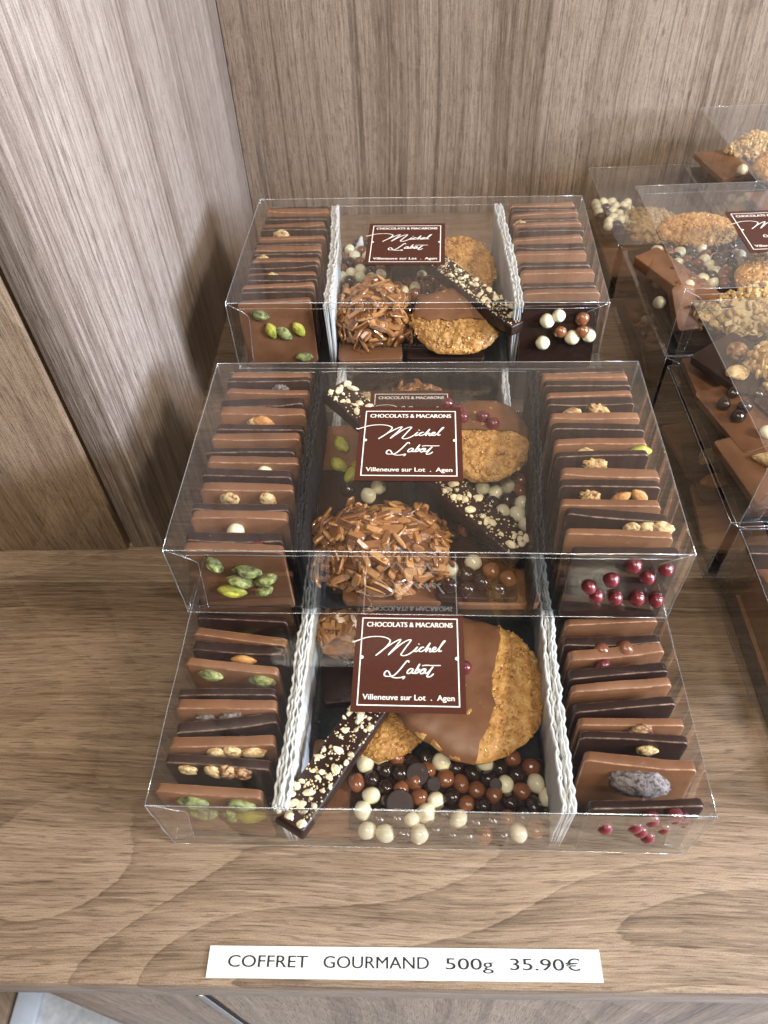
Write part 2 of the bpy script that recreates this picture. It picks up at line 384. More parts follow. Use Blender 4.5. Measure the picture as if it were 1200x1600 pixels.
STROKES = [
 [(32,458),(45,466),(75,455),(110,442),(160,425),(220,415),(290,413),(345,422),(378,438),(388,452),(375,480),(340,520),(295,560),(252,592)],
 [(252,592),(320,535),(400,480),(460,445),(485,438),(478,455),(440,505),(400,550),(370,585)],
 [(370,585),(420,540),(490,480),(550,445),(580,440),(572,460),(535,510),(505,555),(492,575),(500,587),(530,587),(570,570),(605,545),(625,525),(645,505),(625,532),(622,548),(634,548),(665,527),(690,508),(702,509),(682,510),(662,527),(661,545),(676,550),(700,540),(725,518),(762,468),(742,508),(722,552),(740,528),(758,518),(765,525),(757,545),(766,552),(787,537),(810,525),(815,512),(800,508),(785,527),(785,545),(800,551),(825,540),(860,500),(890,462),(900,448),(885,455),(860,495),(845,530),(848,549),(872,540)],
 [(655,482),(659,474)],
 [(566,652),(560,635),(545,640),(525,665),(490,710),(450,755),(415,780),(375,785),(342,780),(338,757),(355,735),(375,738),(385,755),(402,785),(440,798),(490,795),(526,784),(521,800),(508,808)],
 [(607,710),(585,708),(562,725),(552,745),(560,756),(585,745),(607,713),(598,740),(602,752),(620,745),(645,710),(668,664),(645,702),(625,742),(630,754),(650,745),(668,722),(660,712),(645,724)],
 [(668,726),(690,722),(725,712),(705,708),(682,725),(675,745),(685,756),(705,745),(727,713),(718,740),(724,752),(742,744),(770,715),(793,688),(765,730),(745,765),(737,776),(746,785),(772,779),(800,754)],
 [(690,680),(730,674),(790,676),(866,674)],
]
def label_uv(x, y):
    # photograph tracing -> sticker millimetres (frame 42 x 41.7)
    t = (y-238)/826.0; t2 = t*(1.0+0.10*(1-t))      # foreshortening
    l = 122-47*t; r = 1015+43*t
    return ((x-l)/(r-l)-0.5)*42.0, (0.5-t2)*41.7
def label_meshes():
    bm = bmesh.new(); z = 0.00005
    f = 20.9; w = 0.5
    for x0, x1, y0, y1 in ((-f, f, f-w, f), (-f, f, -f, -f+w), (-f, -f+w, -f+w, f-w), (f-w, f, -f+w, f-w)):
        bm.faces.new([bm.verts.new((x, y, 0)) for x, y in ((x0, y0), (x1, y0), (x1, y1), (x0, y1))])
    for q in (-1, 0, 1):
        add_mesh(bm, text_mesh('CHOCOLATS & MACARONS', 37.2, 2.4), (q*.11, 16.3, .015*q+.02))
        add_mesh(bm, text_mesh('Villeneuve sur Lot  .  Agen', 37.4, 3.2), (q*.08, -18.2, .015*q+.02))
    for k, st in enumerate(STROKES):
        ribbon(bm, [label_uv(*q) for q in st], 0.50, 0.02+0.0004*k)
    disc(bm, -f+0.8, 1.0, 0.85, 0.3); disc(bm, f-0.8, 1.0, 0.85, 0.3)
    bmesh.ops.scale(bm, vec=(0.001,)*3, verts=bm.verts[:])
    for fc in bm.faces: fc.normal_update(); 
    me = bpy.data.meshes.new('label_print'); bm.to_mesh(me); bm.free(); me.materials.append(M_print)
    return me
LABEL_PRINT = label_meshes()
LABEL_BASE = bm_mesh('label', box_bm(-0.02335, 0.02335, -0.0237, 0.0237, 0, 0.00012), M_label, False)

# ------------------------------------------------------------------ clear boxes
W, D, H = 0.21, 0.1201, 0.0456
BOX = {}
def gift_box(key, x, y, z, rot, label, sticker=(-0.0066, 0.0622), full=True, group='clear boxes of chocolates', card=True):
    root = bpy.data.objects.new('gift_box', None); C.objects.link(root)
    root.empty_display_size = 0.02
    M = Matrix.Translation((x, y, z)) @ Matrix.Rotation(rot, 4, 'Z'); root.matrix_world = M
    tag(root, label, 'gift box', group)
    BOX[key] = M
    rng = random.Random(key)
    bm = box_bm(-W/2, W/2, 0, D, 0.0002, H, 0.0009, 3)
    me = bm_mesh('clear_shell', bm, M_film)
    for p in me.polygons: p.use_smooth = p.area < 3e-4      # the sheets stay flat, only the folds are round
    link('clear_shell', me, root)
    # fold lines of the film
    e = 0.0003; bm = bmesh.new(); a, b, c, d = -W/2+e, W/2-e, e, D-e
    for p, q in (((a, c, H), (b, c, H)), ((a, d, H), (b, d, H)), ((a, c, H), (a, d, H)), ((b, c, H), (b, d, H)),
                 ((a, c, 0.0008), (a, c, H)), ((b, c, 0.0008), (b, c, H)), ((a, d, 0.0008), (a, d, H)), ((b, d, 0.0008), (b, d, H)),
                 ((a, c, 0.0008), (b, c, 0.0008)), ((a, c, 0.0008), (a, d, 0.0008)), ((b, c, 0.0008), (b, d, 0.0008))):
        p = Vector(p); q = Vector(q); n = 9
        pts = [p.lerp(q, i/n)+Vector((rng.uniform(-1, 1), rng.uniform(-1, 1), rng.uniform(-1, 1)))*(0.00016 if 0 < i < n else 0) for i in range(n+1)]
        sweep_bm(pts, 0.00025 if p.y < .01 and q.y < .01 else 0.00015, 6, bm)
    link('fold_edge', bm_mesh('fold_edge', bm, M_seam), root)
    if key in ('M', 'RB', 'RD', 'T'):      # lid tongue tucked inside the front and back sheets
        for yy, zz in ((0.0012, H-0.0042), (D-0.0012, H-0.0050)):
            bm = bmesh.new()
            bm.faces.new([bm.verts.new(q) for q in ((-W/2+.002, yy, H-.0008), (W/2-.002, yy, H-.0008), (W/2-.006, yy, zz), (-W/2+.006, yy, zz))])
            tg = link('lid_tongue', bm_mesh('lid_tongue', bm, M_film, False), root)
            bm = sweep_bm([Vector((-W/2+.006+(W-.012)*i/10, yy+rng.uniform(-.00012, .00012), zz+rng.uniform(-.0003, .0003))) for i in range(11)], .00016, 5)
            link('tongue_edge', bm_mesh('tongue_edge', bm, M_seam), tg)
    if full:
        for s in (-1, 1):       # tucked side flaps behind the front sheet
            bm = bmesh.new(); y0 = 0.0011
            o1 = 0.0125+rng.uniform(-.001, .003); o2 = 0.0095+rng.uniform(-.002, .002)
            cs = [(s*(W/2-0.001), y0, H-0.001), (s*(W/2-o1*0.75), y0, H-0.006), (s*(W/2-o1), y0+0.0008, H-0.010), (s*(W/2-o2), y0+0.0012, 0.002), (s*(W/2-0.001), y0, 0.002)]
            bm.faces.new([bm.verts.new(q) for q in cs])
            fl = link('tuck_flap', bm_mesh('tuck_flap', bm, M_flap, False), root)
            bm = sweep_bm([Vector(q)+Vector((0, -0.0003, 0)) for q in cs[:4]], 0.00022, 5)
            link('flap_edge', bm_mesh('flap_edge', bm, M_seam), fl)
    if card:
        link('base_card', bm_mesh('base_card', box_bm(-W/2+0.004, W/2-0.004, 0.0035, D-0.002, 0.0006, 0.0014), M_card, False), root)
    if sticker:
        lb = link('label', LABEL_BASE, root); lb.location = (sticker[0], sticker[1], H+0.00015)
        lb.rotation_euler = (0, 0, R(rng.uniform(-0.6, 0.6)))
        lp = link('label_print', LABEL_PRINT, lb); lp.location = (0, 0, 0.00017)
    return M
G3 = 'three stepped clear boxes with tablet rows'
gift_box('F', 0, 0, 0, -0.0133, 'nearest clear chocolate box on the counter, with white dividers', group=G3)
gift_box('M', 0.0007, 0.0838, 0.0463, -0.0204, 'middle clear chocolate box with black dividers, raised on the boxes below', group=G3)
gift_box('T', -0.0015, 0.2553, 0.0463, -0.0323, 'rear clear chocolate box with white dividers near the back panel', group=G3)
gift_box('S', 0.0012, 0.1510, 0, -0.02, 'clear box hidden underneath the middle box, only its label top showing')
gift_box('U', -0.0005, 0.2790, 0, -0.03, 'clear box lying under the rear stepped box against the shelf', sticker=None)
def ctr(x, y, z, a): return x+math.cos(a)*W/2, y+math.sin(a)*W/2, z, a
GR = 'clear boxes stacked along the right'
gift_box('RBL', *ctr(.1470, .2640, 0, .015), 'lower clear box supporting the labelled box at the right', sticker=None, group=GR)
gift_box('RDL', *ctr(.1483, .1360, 0, .02), 'lower clear box on the shelf right of the middle box', sticker=None, group=GR)
gift_box('RC', *ctr(.143, .392, 0, .01), 'dim shadowed clear box with white pearls against the back panel', sticker=None, group=GR)
gift_box('RB', *ctr(.1455, .2629, .0463, .0203), 'clear box at the right with brown label over a golden florentine', sticker=(-0.0355, 0.0585), group=GR)
gift_box('RD', *ctr(.150, .132, .0463, .03), 'upper clear box at right showing the cashew tablet', sticker=(-0.0066, 0.0622), group=GR)
gift_box('RA', *ctr(.2208, .385, .0463, .0387), 'highest clear box at upper right against the back panel', sticker=None, group=GR)
gift_box('RF', *ctr(.1515, .0125, 0, 0.0), 'front right clear box on the counter with a leaning brown slab', sticker=None, group=GR)

def place(o, key, x, y, z, rx=0, ry=0, rz=0):
    """put a loose thing into a box, box millimetres"""
    o.matrix_world = BOX[key] @ Matrix.Translation((x/1000, y/1000, z/1000)) @ Euler((R(rx), R(ry), R(rz))).to_matrix().to_4x4()
    return o

# ------------------------------------------------------------------ small edible shapes (each mesh made once)
def ball_mesh(name, r, mat, seed=0, amp=0.03, sub=3, scl=(1, 1, 1), freq=1.2):
    bm = bmesh.new(); bmesh.ops.create_icosphere(bm, subdivisions=sub, radius=1)
    for v in bm.verts:
        n = noise.noise(v.co*freq+Vector((seed*3.7, seed, 0)))
        v.co *= (1+amp*n); v.co = Vector((v.co.x*scl[0], v.co.y*scl[1], v.co.z*scl[2]))*r
    return bm_mesh(name, bm, mat)
PEARL = {'w': ball_mesh('pearl', .0040, M_white, 1, .10), 'm': ball_mesh('pearl', .0039, M_pmilk, 2, .11),
         'd': ball_mesh('pearl', .0038, M_pdark, 3, .11), 'r': ball_mesh('pearl', .0032, M_pred, 4, .09)}
def nut_mesh(name, a, b, c, mat, seed, amp=0.15, freq=2.0, bend=0.0, point=0.0, sub=4):
    bm = bmesh.new(); bmesh.ops.create_icosphere(bm, subdivisions=sub, radius=1)
    for v in bm.verts:
        p = v.co.copy()
        n = noise.fractal(p*freq+Vector((seed*2.3, seed*1.1, seed)), 1.0, 2.0, 3)
        q = p*(1+amp*n)
        tap = 1-point*abs(p.x)**2
        x, y, z = q.x*a, q.y*b*tap, q.z*c*tap
        if bend:
            y += bend*(x/a)**2*b
        v.co = Vector((x, y, z))
    return bm_mesh(name, bm, mat)
NUT = {
 'pistachio': [nut_mesh('pistachio', .0062, .0036, .0032, M_pist, s, .12, 2.2, 0, .30) for s in (1, 2, 3)],
 'peeled': [nut_mesh('pistachio', .0062, .0036, .0032, M_pistclean, s, .08, 1.6, 0, .28) for s in (4, 5)],
 'almond': [nut_mesh('almond', .0075, .0046, .0032, M_almond, s, .06, 2.5, 0, .38) for s in (6, 7)],
 'hazelnut': [nut_mesh('hazelnut', .0060, .0056, .0040, M_hazel, s, .12, 1.6) for s in (8, 9)],
 'nut': [nut_mesh('nut_half', .0062, .0052, .0030, M_nut, s, .18, 1.5) for s in (10, 11, 12)],
 'walnut': [nut_mesh('walnut', .0085, .0058, .0042, M_walnut, s, .38, 2.6) for s in (13, 14)],
 'cashew': [nut_mesh('cashew', .0085, .0042, .0034, M_nut, s, .08, 1.5, -1.0, .2) for s in (15,)],
 'truffle': [nut_mesh('truffle', .0125, .0090, .0050, M_truffle, s, .18, 2.6) for s in (16,)],
 'raisin': [nut_mesh('raisin', .0060, .0045, .0032, M_truffle, s, .3, 2.6) for s in (17,)],
}
NAMES = {'pistachio': 'pistachio', 'peeled': 'pistachio', 'almond': 'almond', 'hazelnut': 'hazelnut', 'nut': 'nut_half',
         'walnut': 'walnut', 'cashew': 'cashew', 'truffle': 'truffle', 'raisin': 'raisin', 'w': 'pearl', 'm': 'pearl', 'd': 'pearl', 'r': 'pearl'}
def chop_mesh(seed):
    rg = random.Random(seed); bm = bmesh.new(); bmesh.ops.create_icosphere(bm, subdivisions=1, radius=1)
    s = (rg.uniform(.9, 1.6), rg.uniform(.7, 1.1), rg.uniform(.45, .7))
    for v in bm.verts:
        v.co = Vector([v.co[i]*s[i]*rg.uniform(.55, 1.2) for i in range(3)])*0.0020
    bmesh.ops.bevel(bm, geom=bm.edges[:], offset=0.0002, segments=1, affect='EDGES')
    return bm_mesh('nut_piece', bm, M_chop, False)
CHOP = [chop_mesh(100+i) for i in range(10)]

TAB = {}
def tablet_mesh(kind, seed, w=.042, h=.0405, t=.0040):
    key = (kind, seed, w, h, t)
    if key in TAB: return TAB[key]
    rg = random.Random(str(key)); bm = bmesh.new()
    n = 10
    bmesh.ops.create_cube(bm, size=1)
    for v in bm.verts: v.co = Vector((v.co.x*w, v.co.y*t, (v.co.z+.5)*h))
    ve = [e for e in bm.edges if abs((e.verts[0].co-e.verts[1].co).y) > t*.5]
    bmesh.ops.bevel(bm, geom=ve, offset=.0022, segments=3, profile=.5, affect='EDGES')
    bmesh.ops.bevel(bm, geom=[e for e in bm.edges if abs(e.verts[0].co.y-e.verts[1].co.y) < 1e-6 and len(e.link_faces) == 2 and e.calc_face_angle(0) > .5],
                    offset=.00045, segments=2, profile=.5, affect='EDGES')
    bm.normal_update()
    for f in bm.faces:
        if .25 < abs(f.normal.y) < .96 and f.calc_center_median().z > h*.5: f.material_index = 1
    bmesh.ops.triangulate(bm, faces=[f for f in bm.faces if len(f.verts) > 4])
    for k in range(2):
        bmesh.ops.subdivide_edges(bm, edges=[e for e in bm.edges if e.calc_length() > .006], cuts=1, use_grid_fill=False)
        bmesh.ops.triangulate(bm, faces=[f for f in bm.faces if len(f.verts) > 4])
    sd = Vector((seed*7.1, seed*1.3, 2.0)); bow = rg.uniform(-.0005, .0005); chip = rg.random() < .35; side = rg.choice((-1, 1))
    for v in bm.verts:
        p = v.co.copy()
        v.co.y += bow*(1-(2*p.x/w)**2) + .00022*noise.noise(p*120+sd)
        v.co.z += .00025*noise.noise(p*90+sd*2) * (1 if p.z > h*.5 else .2)
        dr = 1-.03*(p.y/t+.5)*0.6
        v.co.x *= dr
        # the poured back is a shallow pool: some have a swept rim on the top edge
        if chip and p.z > h*.93 and p.y < 0:
            v.co.z -= .0016*max(0, 1-abs(p.x*2/w-side*.1)**2)**.5*.8
    me = bm_mesh('tablet', bm, M_milk if kind == 'm' else M_dark); auto_smooth(me, 50)
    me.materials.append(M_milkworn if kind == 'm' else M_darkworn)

    TAB[key] = me
    return me
tcount = 0
def toppings(o, t, spec, rg):
    """spec: (kind, x, z[, rot]) in mm on the front face of an upright tablet"""
    for s in spec:
        k, x, z = s[:3]
        if k in PEARL:
            c = link('pearl', PEARL[k], o); c.location = (x/1000, -t/2-.0016, z/1000); c.scale = [rg.uniform(.9, 1.05)]*3
            if k == 'r': c['label'] = 'glossy dark red pearl'
        else:
            c = link(NAMES[k], rg.choice(NUT[k]), o); c.location = (x/1000, -t/2-.0007, (z-.7)/1000)
            c.rotation_euler = (R(90)+rg.uniform(-.2, .2), R(s[3]) if len(s) > 3 else rg.uniform(-1.5, 1.5), 0)
            q = rg.uniform(.78, .98)*(.64 if k == 'walnut' else 1.02 if k in ('pistachio', 'peeled', 'truffle') else .80); c.scale = (q*rg.uniform(.9, 1.15), q, q*.85)
ORD = ['first', 'second', 'third', 'fourth', 'fifth', 'sixth', 'seventh', 'eighth', 'ninth', 'tenth', 'eleventh', 'twelfth', 'thirteenth', 'fourteenth', 'fifteenth', 'sixteenth', 'seventeenth']
TOPNAME = {'pistachio': 'pistachios', 'peeled': 'pistachios', 'almond': 'almonds', 'hazelnut': 'hazelnuts', 'nut': 'pale nuts', 'walnut': 'walnuts', 'cashew': 'a cashew',
           'truffle': 'a grey lump', 'raisin': 'a dark berry', 'w': 'white pearls', 'm': 'brown pearls', 'r': 'red pearls', 'd': 'dark pearls'}
def row(key, x, items, side, boxname, group, toph=.0405):
    """items: front to back (kind, v_left, v_right, toppings)"""
    for i, (kind, vl, vr, spec) in enumerate(items):
        rg = random.Random(key+side+str(i)); t = rg.choice((.0034, .0040, .0045))
        o = link('chocolate_tablet', tablet_mesh(kind, rg.randrange(5), .042+rg.choice((-.0006, 0, .0006)), rg.choice((.0395, .0405, .0412)), t))
        yaw = math.degrees(math.atan2(vr-vl, 42)); y = (vl+vr)/2+t*500
        y = min(max(y, 4.2), 116.5)
        lean = rg.uniform(-4.0, 1.5); extra = 0
        if len(spec) and spec[0] == 'lean': lean = -spec[1]; extra = 0; spec = spec[2:]
        place(o, key, x+rg.uniform(-.6, .6), y+40*math.sin(R(lean)), 1.6, lean, rg.uniform(-1.6, 1.6), yaw+rg.uniform(-.8, .8))
        toppings(o, t, spec, rg)
        what = ('milk' if kind == 'm' else 'dark')+' chocolate tablet'
        if spec: what += ' with '+TOPNAME[spec[0][0]]
        pos = 'front' if i == 0 else ORD[i]+' from the front'
        if i == 0: lab = f'{what}, foremost in the {side} row of the {boxname} box'
        else: lab = f'{what}, {ORD[i]} from front, {side} row of the {boxname} box'
        tag(o, lab, 'chocolate tablet', group)

m, d = 'm', 'd'
row('F', -82, [
 (m, 7.0, 5.0, [('pistachio', -7, 34.5, 5), ('pistachio', 12, 35, 20), ('pistachio', -5, 24, 10), ('pistachio', 6, 22, 70), ('peeled', 14, 24, -15)]),
 (d, 18.3, 16.5, [('nut', -12, 36, 5), ('hazelnut', 4, 37, 0), ('hazelnut', 10, 36.5, 30), ('nut', -1, 36, 60)]),
 (m, 24.0, 26.2, [('nut', -2, 36.5, 10), ('nut', 4, 37, 60), ('nut', 12, 36, 0)]),
 (d, 30.4, 36.5, []), (m, 40.2, 41.0, [('raisin', -9, 35, 10), ('raisin', 2, 36, 0)]), (d, 47, 46.9, []),
 (m, 61.4, 56.7, [('pistachio', -10, 35.5, 10), ('pistachio', 13, 35, 5)]),
 (d, 69.6, 66.2, [('almond', 2, 35.5, 0)]), (m, 76.4, 71.3, []), (d, 84.5, 82, []), (m, 92, 92, []), (d, 100, 100, [])],
 'left', 'nearest', 'tablets in the nearest box')
row('F', 81.5, [
 (d, 3.3, 5.2, [('r', -14, 28), ('r', -3, 29), ('r', 8, 27), ('r', 0, 24), ('r', 4, 18), ('r', 14, 33), ('r', 2, 35), ('r', 10, 37)]),
 (m, 22.6, 19.4, ['lean', 9, ('truffle', 2, 29, 8)]),
 (d, 30.2, 28.6, [('nut', 6, 36, 0)]), (m, 35.4, 36.2, [('hazelnut', 4, 39, 0)]), (d, 42.0, 46.1, []), (m, 50.1, 54.7, []), (d, 56.8, 61.2, []),
 (m, 66, 70.4, [('r', -6, 35)]), (d, 73, 75.6, [('m', -5, 36.5), ('m', 5, 37)]), (m, 82.6, 85.7, []), (d, 93, 93, [])],
 'right', 'nearest', 'tablets in the nearest box')
row('M', -78, [
 (m, .6, .2, [('pistachio', -9, 33, 70), ('pistachio', 4, 29, 5), ('pistachio', 11, 23.5, -30), ('pistachio', 0, 21.5, 15), ('peeled', -5, 14, 10), ('pistachio', 9, 15, -35)]),
 (d, 9.6, 9.2, [('r', -1, 35.5), ('r', 10, 36)]), (m, 19.0, 19.6, [('w', -2, 34.5)]), (d, 24.9, 24.7, []),
 (m, 36, 35.8, [('nut', -8, 36, 0), ('nut', 9, 36.5, 60)]), (d, 45.6, 43.5, []), (m, 52.1, 51.8, [('w', 5, 36)]), (d, 58.8, 58.4, [('r', 14, 36)]),
 (m, 68.6, 68.6, []), (d, 75.7, 75.7, []), (m, 85, 85, [('almond', 0, 37, 10), ('nut', -4, 36, 0)]), (d, 92.2, 92.5, [('r', 3, 37)]), (m, 102.7, 101.4, []),
 (d, 109.0, 109.3, [('raisin', 6, 37, 0)]), (m, 115.0, 114.8, [])], 'left', 'middle', 'tablets in the middle box')
row('M', 79, [
 (d, 2.5, 2.7, [('r', -12, 22), ('r', 3, 36), ('r', 16, 34), ('r', 10, 29), ('r', -8, 16), ('r', 0, 15), ('r', 9, 15), ('r', 17, 14), ('r', -4, 27)]),
 (m, 13.3, 10.9, []), (d, 23.2, 19.4, [('nut', 13, 37, 20), ('nut', 7, 36.5, 0), ('nut', 18, 37.5, 0)]), (m, 29.2, 27.2, []),
 (d, 39.5, 38.4, [('walnut', -8, 36, 0), ('almond', 5, 35, -40), ('almond', 13, 36, 50)]), (m, 45.4, 44.6, []),
 (d, 56.7, 58.2, [('walnut', -3, 36.5, 0)]), (m, 64.5, 65.2, [('peeled', 18, 37, 0), ('nut', -6, 36, 0)]), (d, 74.6, 74.5, []), (m, 82.2, 83.6, []),
 (d, 91.1, 92.5, [('nut', -8, 36, 0), ('walnut', 4, 37.5, 30)]), (m, 97.5, 99, []), (d, 105.8, 105.6, []), (m, 110.8, 111.2, []), (d, 116, 116, [])],
 'right', 'middle', 'tablets in the middle box')
row('T', -79, [
 (m, 7.3, 9.5, ['lean', 8, ('pistachio', -9, 33, 20), ('peeled', -4, 23, 75), ('pistachio', 3, 21, 40), ('peeled', 12, 23, 60), ('pistachio', 13, 5, 0)]),
 (d, 15.2, 17.2, []), (m, 20.6, 23, []), (d, 28, 29.5, []), (m, 34.5, 36.4, [('nut', -5, 39, 0)]), (d, 42, 43.5, []), (m, 48.4, 49.9, []), (d, 55.6, 56.5, [('nut', -14, 38, 0)]),
 (m, 62, 63.4, []), (d, 69, 70.3, []), (m, 76.1, 78.6, []), (d, 84.4, 86, [('nut', -8, 38, 0)]), (m, 91.9, 94.4, []), (d, 101, 102, []), (m, 109, 109, []), (d, 115.5, 115.5, [])],
 'left', 'rear', 'tablets in the rear box')
row('T', 80.5, [
 (d, 2.5, 3.2, [('w', -7, 32), ('w', -1, 35), ('m', 12, 33), ('m', 1, 25), ('m', 13, 25), ('w', 8, 21), ('w', 17, 22), ('w', -8, 18)]),
 (m, 12.4, 14.0, []), (d, 22, 24, []), (m, 32.2, 35.0, []), (d, 44, 45.2, []), (m, 55.2, 55.7, []), (d, 63.5, 64.5, []), (m, 71.8, 74.2, []), (d, 80.5, 82, []),
 (m, 89.2, 91.6, []), (d, 96.5, 98.6, [('nut', -16, 37, 0)]), (m, 104.2, 106.5, []), (d, 110.5, 112, []), (m, 116, 116, [])],
 'right', 'rear', 'tablets in the rear box')

# ------------------------------------------------------------------ corrugated tissue dividers
def divider_mesh(u0, u1, th, mat, seed, y0=2.2, y1=117.5, h=43.0, amp=0.9):
    bm = bmesh.new(); rg = random.Random(seed)
    layers = 5; n = 230; zs = [0.0, 0.35, 0.7, 0.86, 0.94, 1.0]
    for L in range(layers):
        off = (L/(layers-1)-.5)*(th-2.4); ph = L*math.pi+rg.uniform(-.5, .5); fq = 2*math.pi/(4.8+rg.uniform(-.5, .5))
        hh = h-rg.uniform(0, 1.2)
        grid = []
        for i in range(n+1):
            y = y0+(y1-y0)*i/n; t = (y-y0)/(y1-y0)
            cx = u0+(u1-u0)*t + 0.8*math.sin(t*5+seed)
            line = []
            for z in zs:
                flare = 1.0 if z > .8 else .75
                nn = noise.noise(Vector((y*.16, z*1.6+seed*3, L*1.7)))
                x = cx+off*(.8+.35*z)+amp*(.25+.75*z*z)*math.sin(fq*y+ph+2.4*nn)*.30*(.8+.8*noise.noise(Vector((y*.11, L*3.1, seed))))+.9*nn
                zt = 1.5+z*(hh-1.5)+(.8*noise.noise(Vector((y*.3, L*2.2, seed))) if z > .9 else 0)
                line.append(bm.verts.new((x/1000, y/1000, min(zt, 44.6)/1000)))
            grid.append(line)
        for a, b in zip(grid, grid[1:]):
            for k in range(len(zs)-1): bm.faces.new((a[k], b[k], b[k+1], a[k+1]))
    me = bm_mesh('paper_divider', bm, mat)
    return me
def divider(key, u0, u1, th, mat, seed, label, y1=117.5):
    o = link('paper_divider', divider_mesh(u0, u1, th, mat, seed, y1=y1))
    sm = o.modifiers.new('Solidify', 'SOLIDIFY'); sm.thickness = 0.0008
    o.matrix_world = BOX[key]; tag(o, label, 'paper divider', 'corrugated paper dividers')
divider('F', -56.0, -50.5, 6.6, M_paper, 1, 'white corrugated paper divider by the left row of the nearest box')
divider('F', 52.5, 56.5, 6.6, M_paper, 2, 'white corrugated paper divider by the right row of the nearest box')
divider('M', -51.0, -54.5, 5.0, M_blackpaper, 3, 'black corrugated paper divider by the left row of the middle box')
divider('M', 47.0, 53.0, 5.0, M_blackpaper, 4, 'black corrugated paper divider by the right row of the middle box')
divider('T', -48.0, -55.0, 5.8, M_paper, 5, 'white corrugated paper divider by the left row of the rear box')
divider('T', 57.5, 52.5, 5.8, M_paper, 6, 'white corrugated paper divider by the right row of the rear box')
divider('S', -49, -49, 5.0, M_paper, 7, 'white paper divider seen low behind the middle box at its left')
divider('S', 49, 49, 5.0, M_paper, 8, 'white paper divider seen low behind the middle box at its right')

# ------------------------------------------------------------------ sweets in the middle bays
def sliver_bm(L, w, t, rg):
    b = bmesh.new(); bmesh.ops.create_cube(b, size=1)
    bmesh.ops.subdivide_edges(b, edges=[e for e in b.edges if abs((e.verts[0].co-e.verts[1].co).x) > .5], cuts=2)
    cv = rg.uniform(-.18, .18); sq = rg.choice((.05, .2, .35, .6))
    for v in b.verts:
        x = v.co.x; k = 1-sq*(2*abs(x))**2*rg.uniform(.7, 1)
        v.co = Vector((x*L, v.co.y*w*k+cv*L*(x*x), v.co.z*t*(1-.3*(2*abs(x))**2)))
    bmesh.ops.bevel(b, geom=b.edges[:], offset=min(w, t)*.28, segments=1, affect='EDGES')
    return b
def cluster(name, rx, ry, rz, n, seed, mat=M_sliver, L=(.0080, .0140), wd=(.0028, .0048), th=(.0016, .0026)):
    rg = random.Random(seed); bm = bmesh.new()
    def lump(q): return 1+.30*noise.noise(q*1.7+Vector((seed, 3, 1)))+.14*noise.noise(q*4.5+Vector((1, seed, 1)))
    core = bmesh.new(); bmesh.ops.create_icosphere(core, subdivisions=3, radius=1)
    for v in core.verts:
        k = .84*lump(v.co)
        v.co = Vector((v.co.x*rx*k, v.co.y*ry*k, max(-.3, v.co.z)*rz*k))
    merge(bm, core)
    for i in range(n):
        a = rg.uniform(0, 2*math.pi); zz = rg.uniform(-.25, 1); s = math.sqrt(max(0, 1-zz*zz))
        dv = Vector((math.cos(a)*s, math.sin(a)*s, zz))
        k = rg.uniform(.78, .97)*lump(dv)
        p = Vector((dv.x*rx*k, dv.y*ry*k, dv.z*rz*k))
        nn = Vector((dv.x/rx, dv.y/ry, dv.z/rz)).normalized()
        q = nn.to_track_quat('Z', 'X').to_matrix().to_4x4()
        tilt = Euler((rg.gauss(0, .34), rg.gauss(0, .34), rg.uniform(0, 6.28))).to_matrix().to_4x4()
        b = sliver_bm(rg.uniform(*L), rg.uniform(*wd), rg.uniform(*th), rg)
        merge(bm, b, Matrix.Translation(p) @ q @ tilt)
    me = bm_mesh(name, bm, mat); auto_smooth(me, 35)
    return link(name, me)
def disc_verts(rx, ry, t, seed, amp, freq, nr=22, na=72, dome=.35):
    """a lumpy round biscuit as a closed bmesh"""
    bm = bmesh.new(); sd = Vector((seed*1.7, seed*.6, 0))
    def pt(r, a, top):
        edge = 1+.06*noise.noise(Vector((math.cos(a)*1.6, math.sin(a)*1.6, seed)))+.03*noise.noise(Vector((math.cos(a)*6, math.sin(a)*6, seed)))
        rr = r*edge; x = rr*rx*math.cos(a); y = rr*ry*math.sin(a)
        h = t/2*math.sqrt(max(0, 1-r**6))*(1+dome*(1-r*r))
        z = h if top else -h*.8
        nz = noise.fractal(Vector((x, y, z))*freq+sd, 1.0, 2.0, 3)
        z += (amp if top else -amp)*nz*(1-.3*r)
        return Vector((x, y, z))
    for top in (True, False):
        c = bm.verts.new(pt(0, 0, top)); prev = None
        for i in range(1, nr+1):
            ring = [bm.verts.new(pt(i/nr, k*2*math.pi/na, top)) for k in range(na)]
            if prev is None:
                for k in range(na): bm.faces.new((c, ring[k], ring[(k+1) % na]))
            else:
                for k in range(na): bm.faces.new((prev[k], ring[k], ring[(k+1) % na], prev[(k+1) % na]))
            prev = ring
        if top: top_edge = prev
    bmesh.ops.remove_doubles(bm, verts=bm.verts[:], dist=1e-5)
    return bm
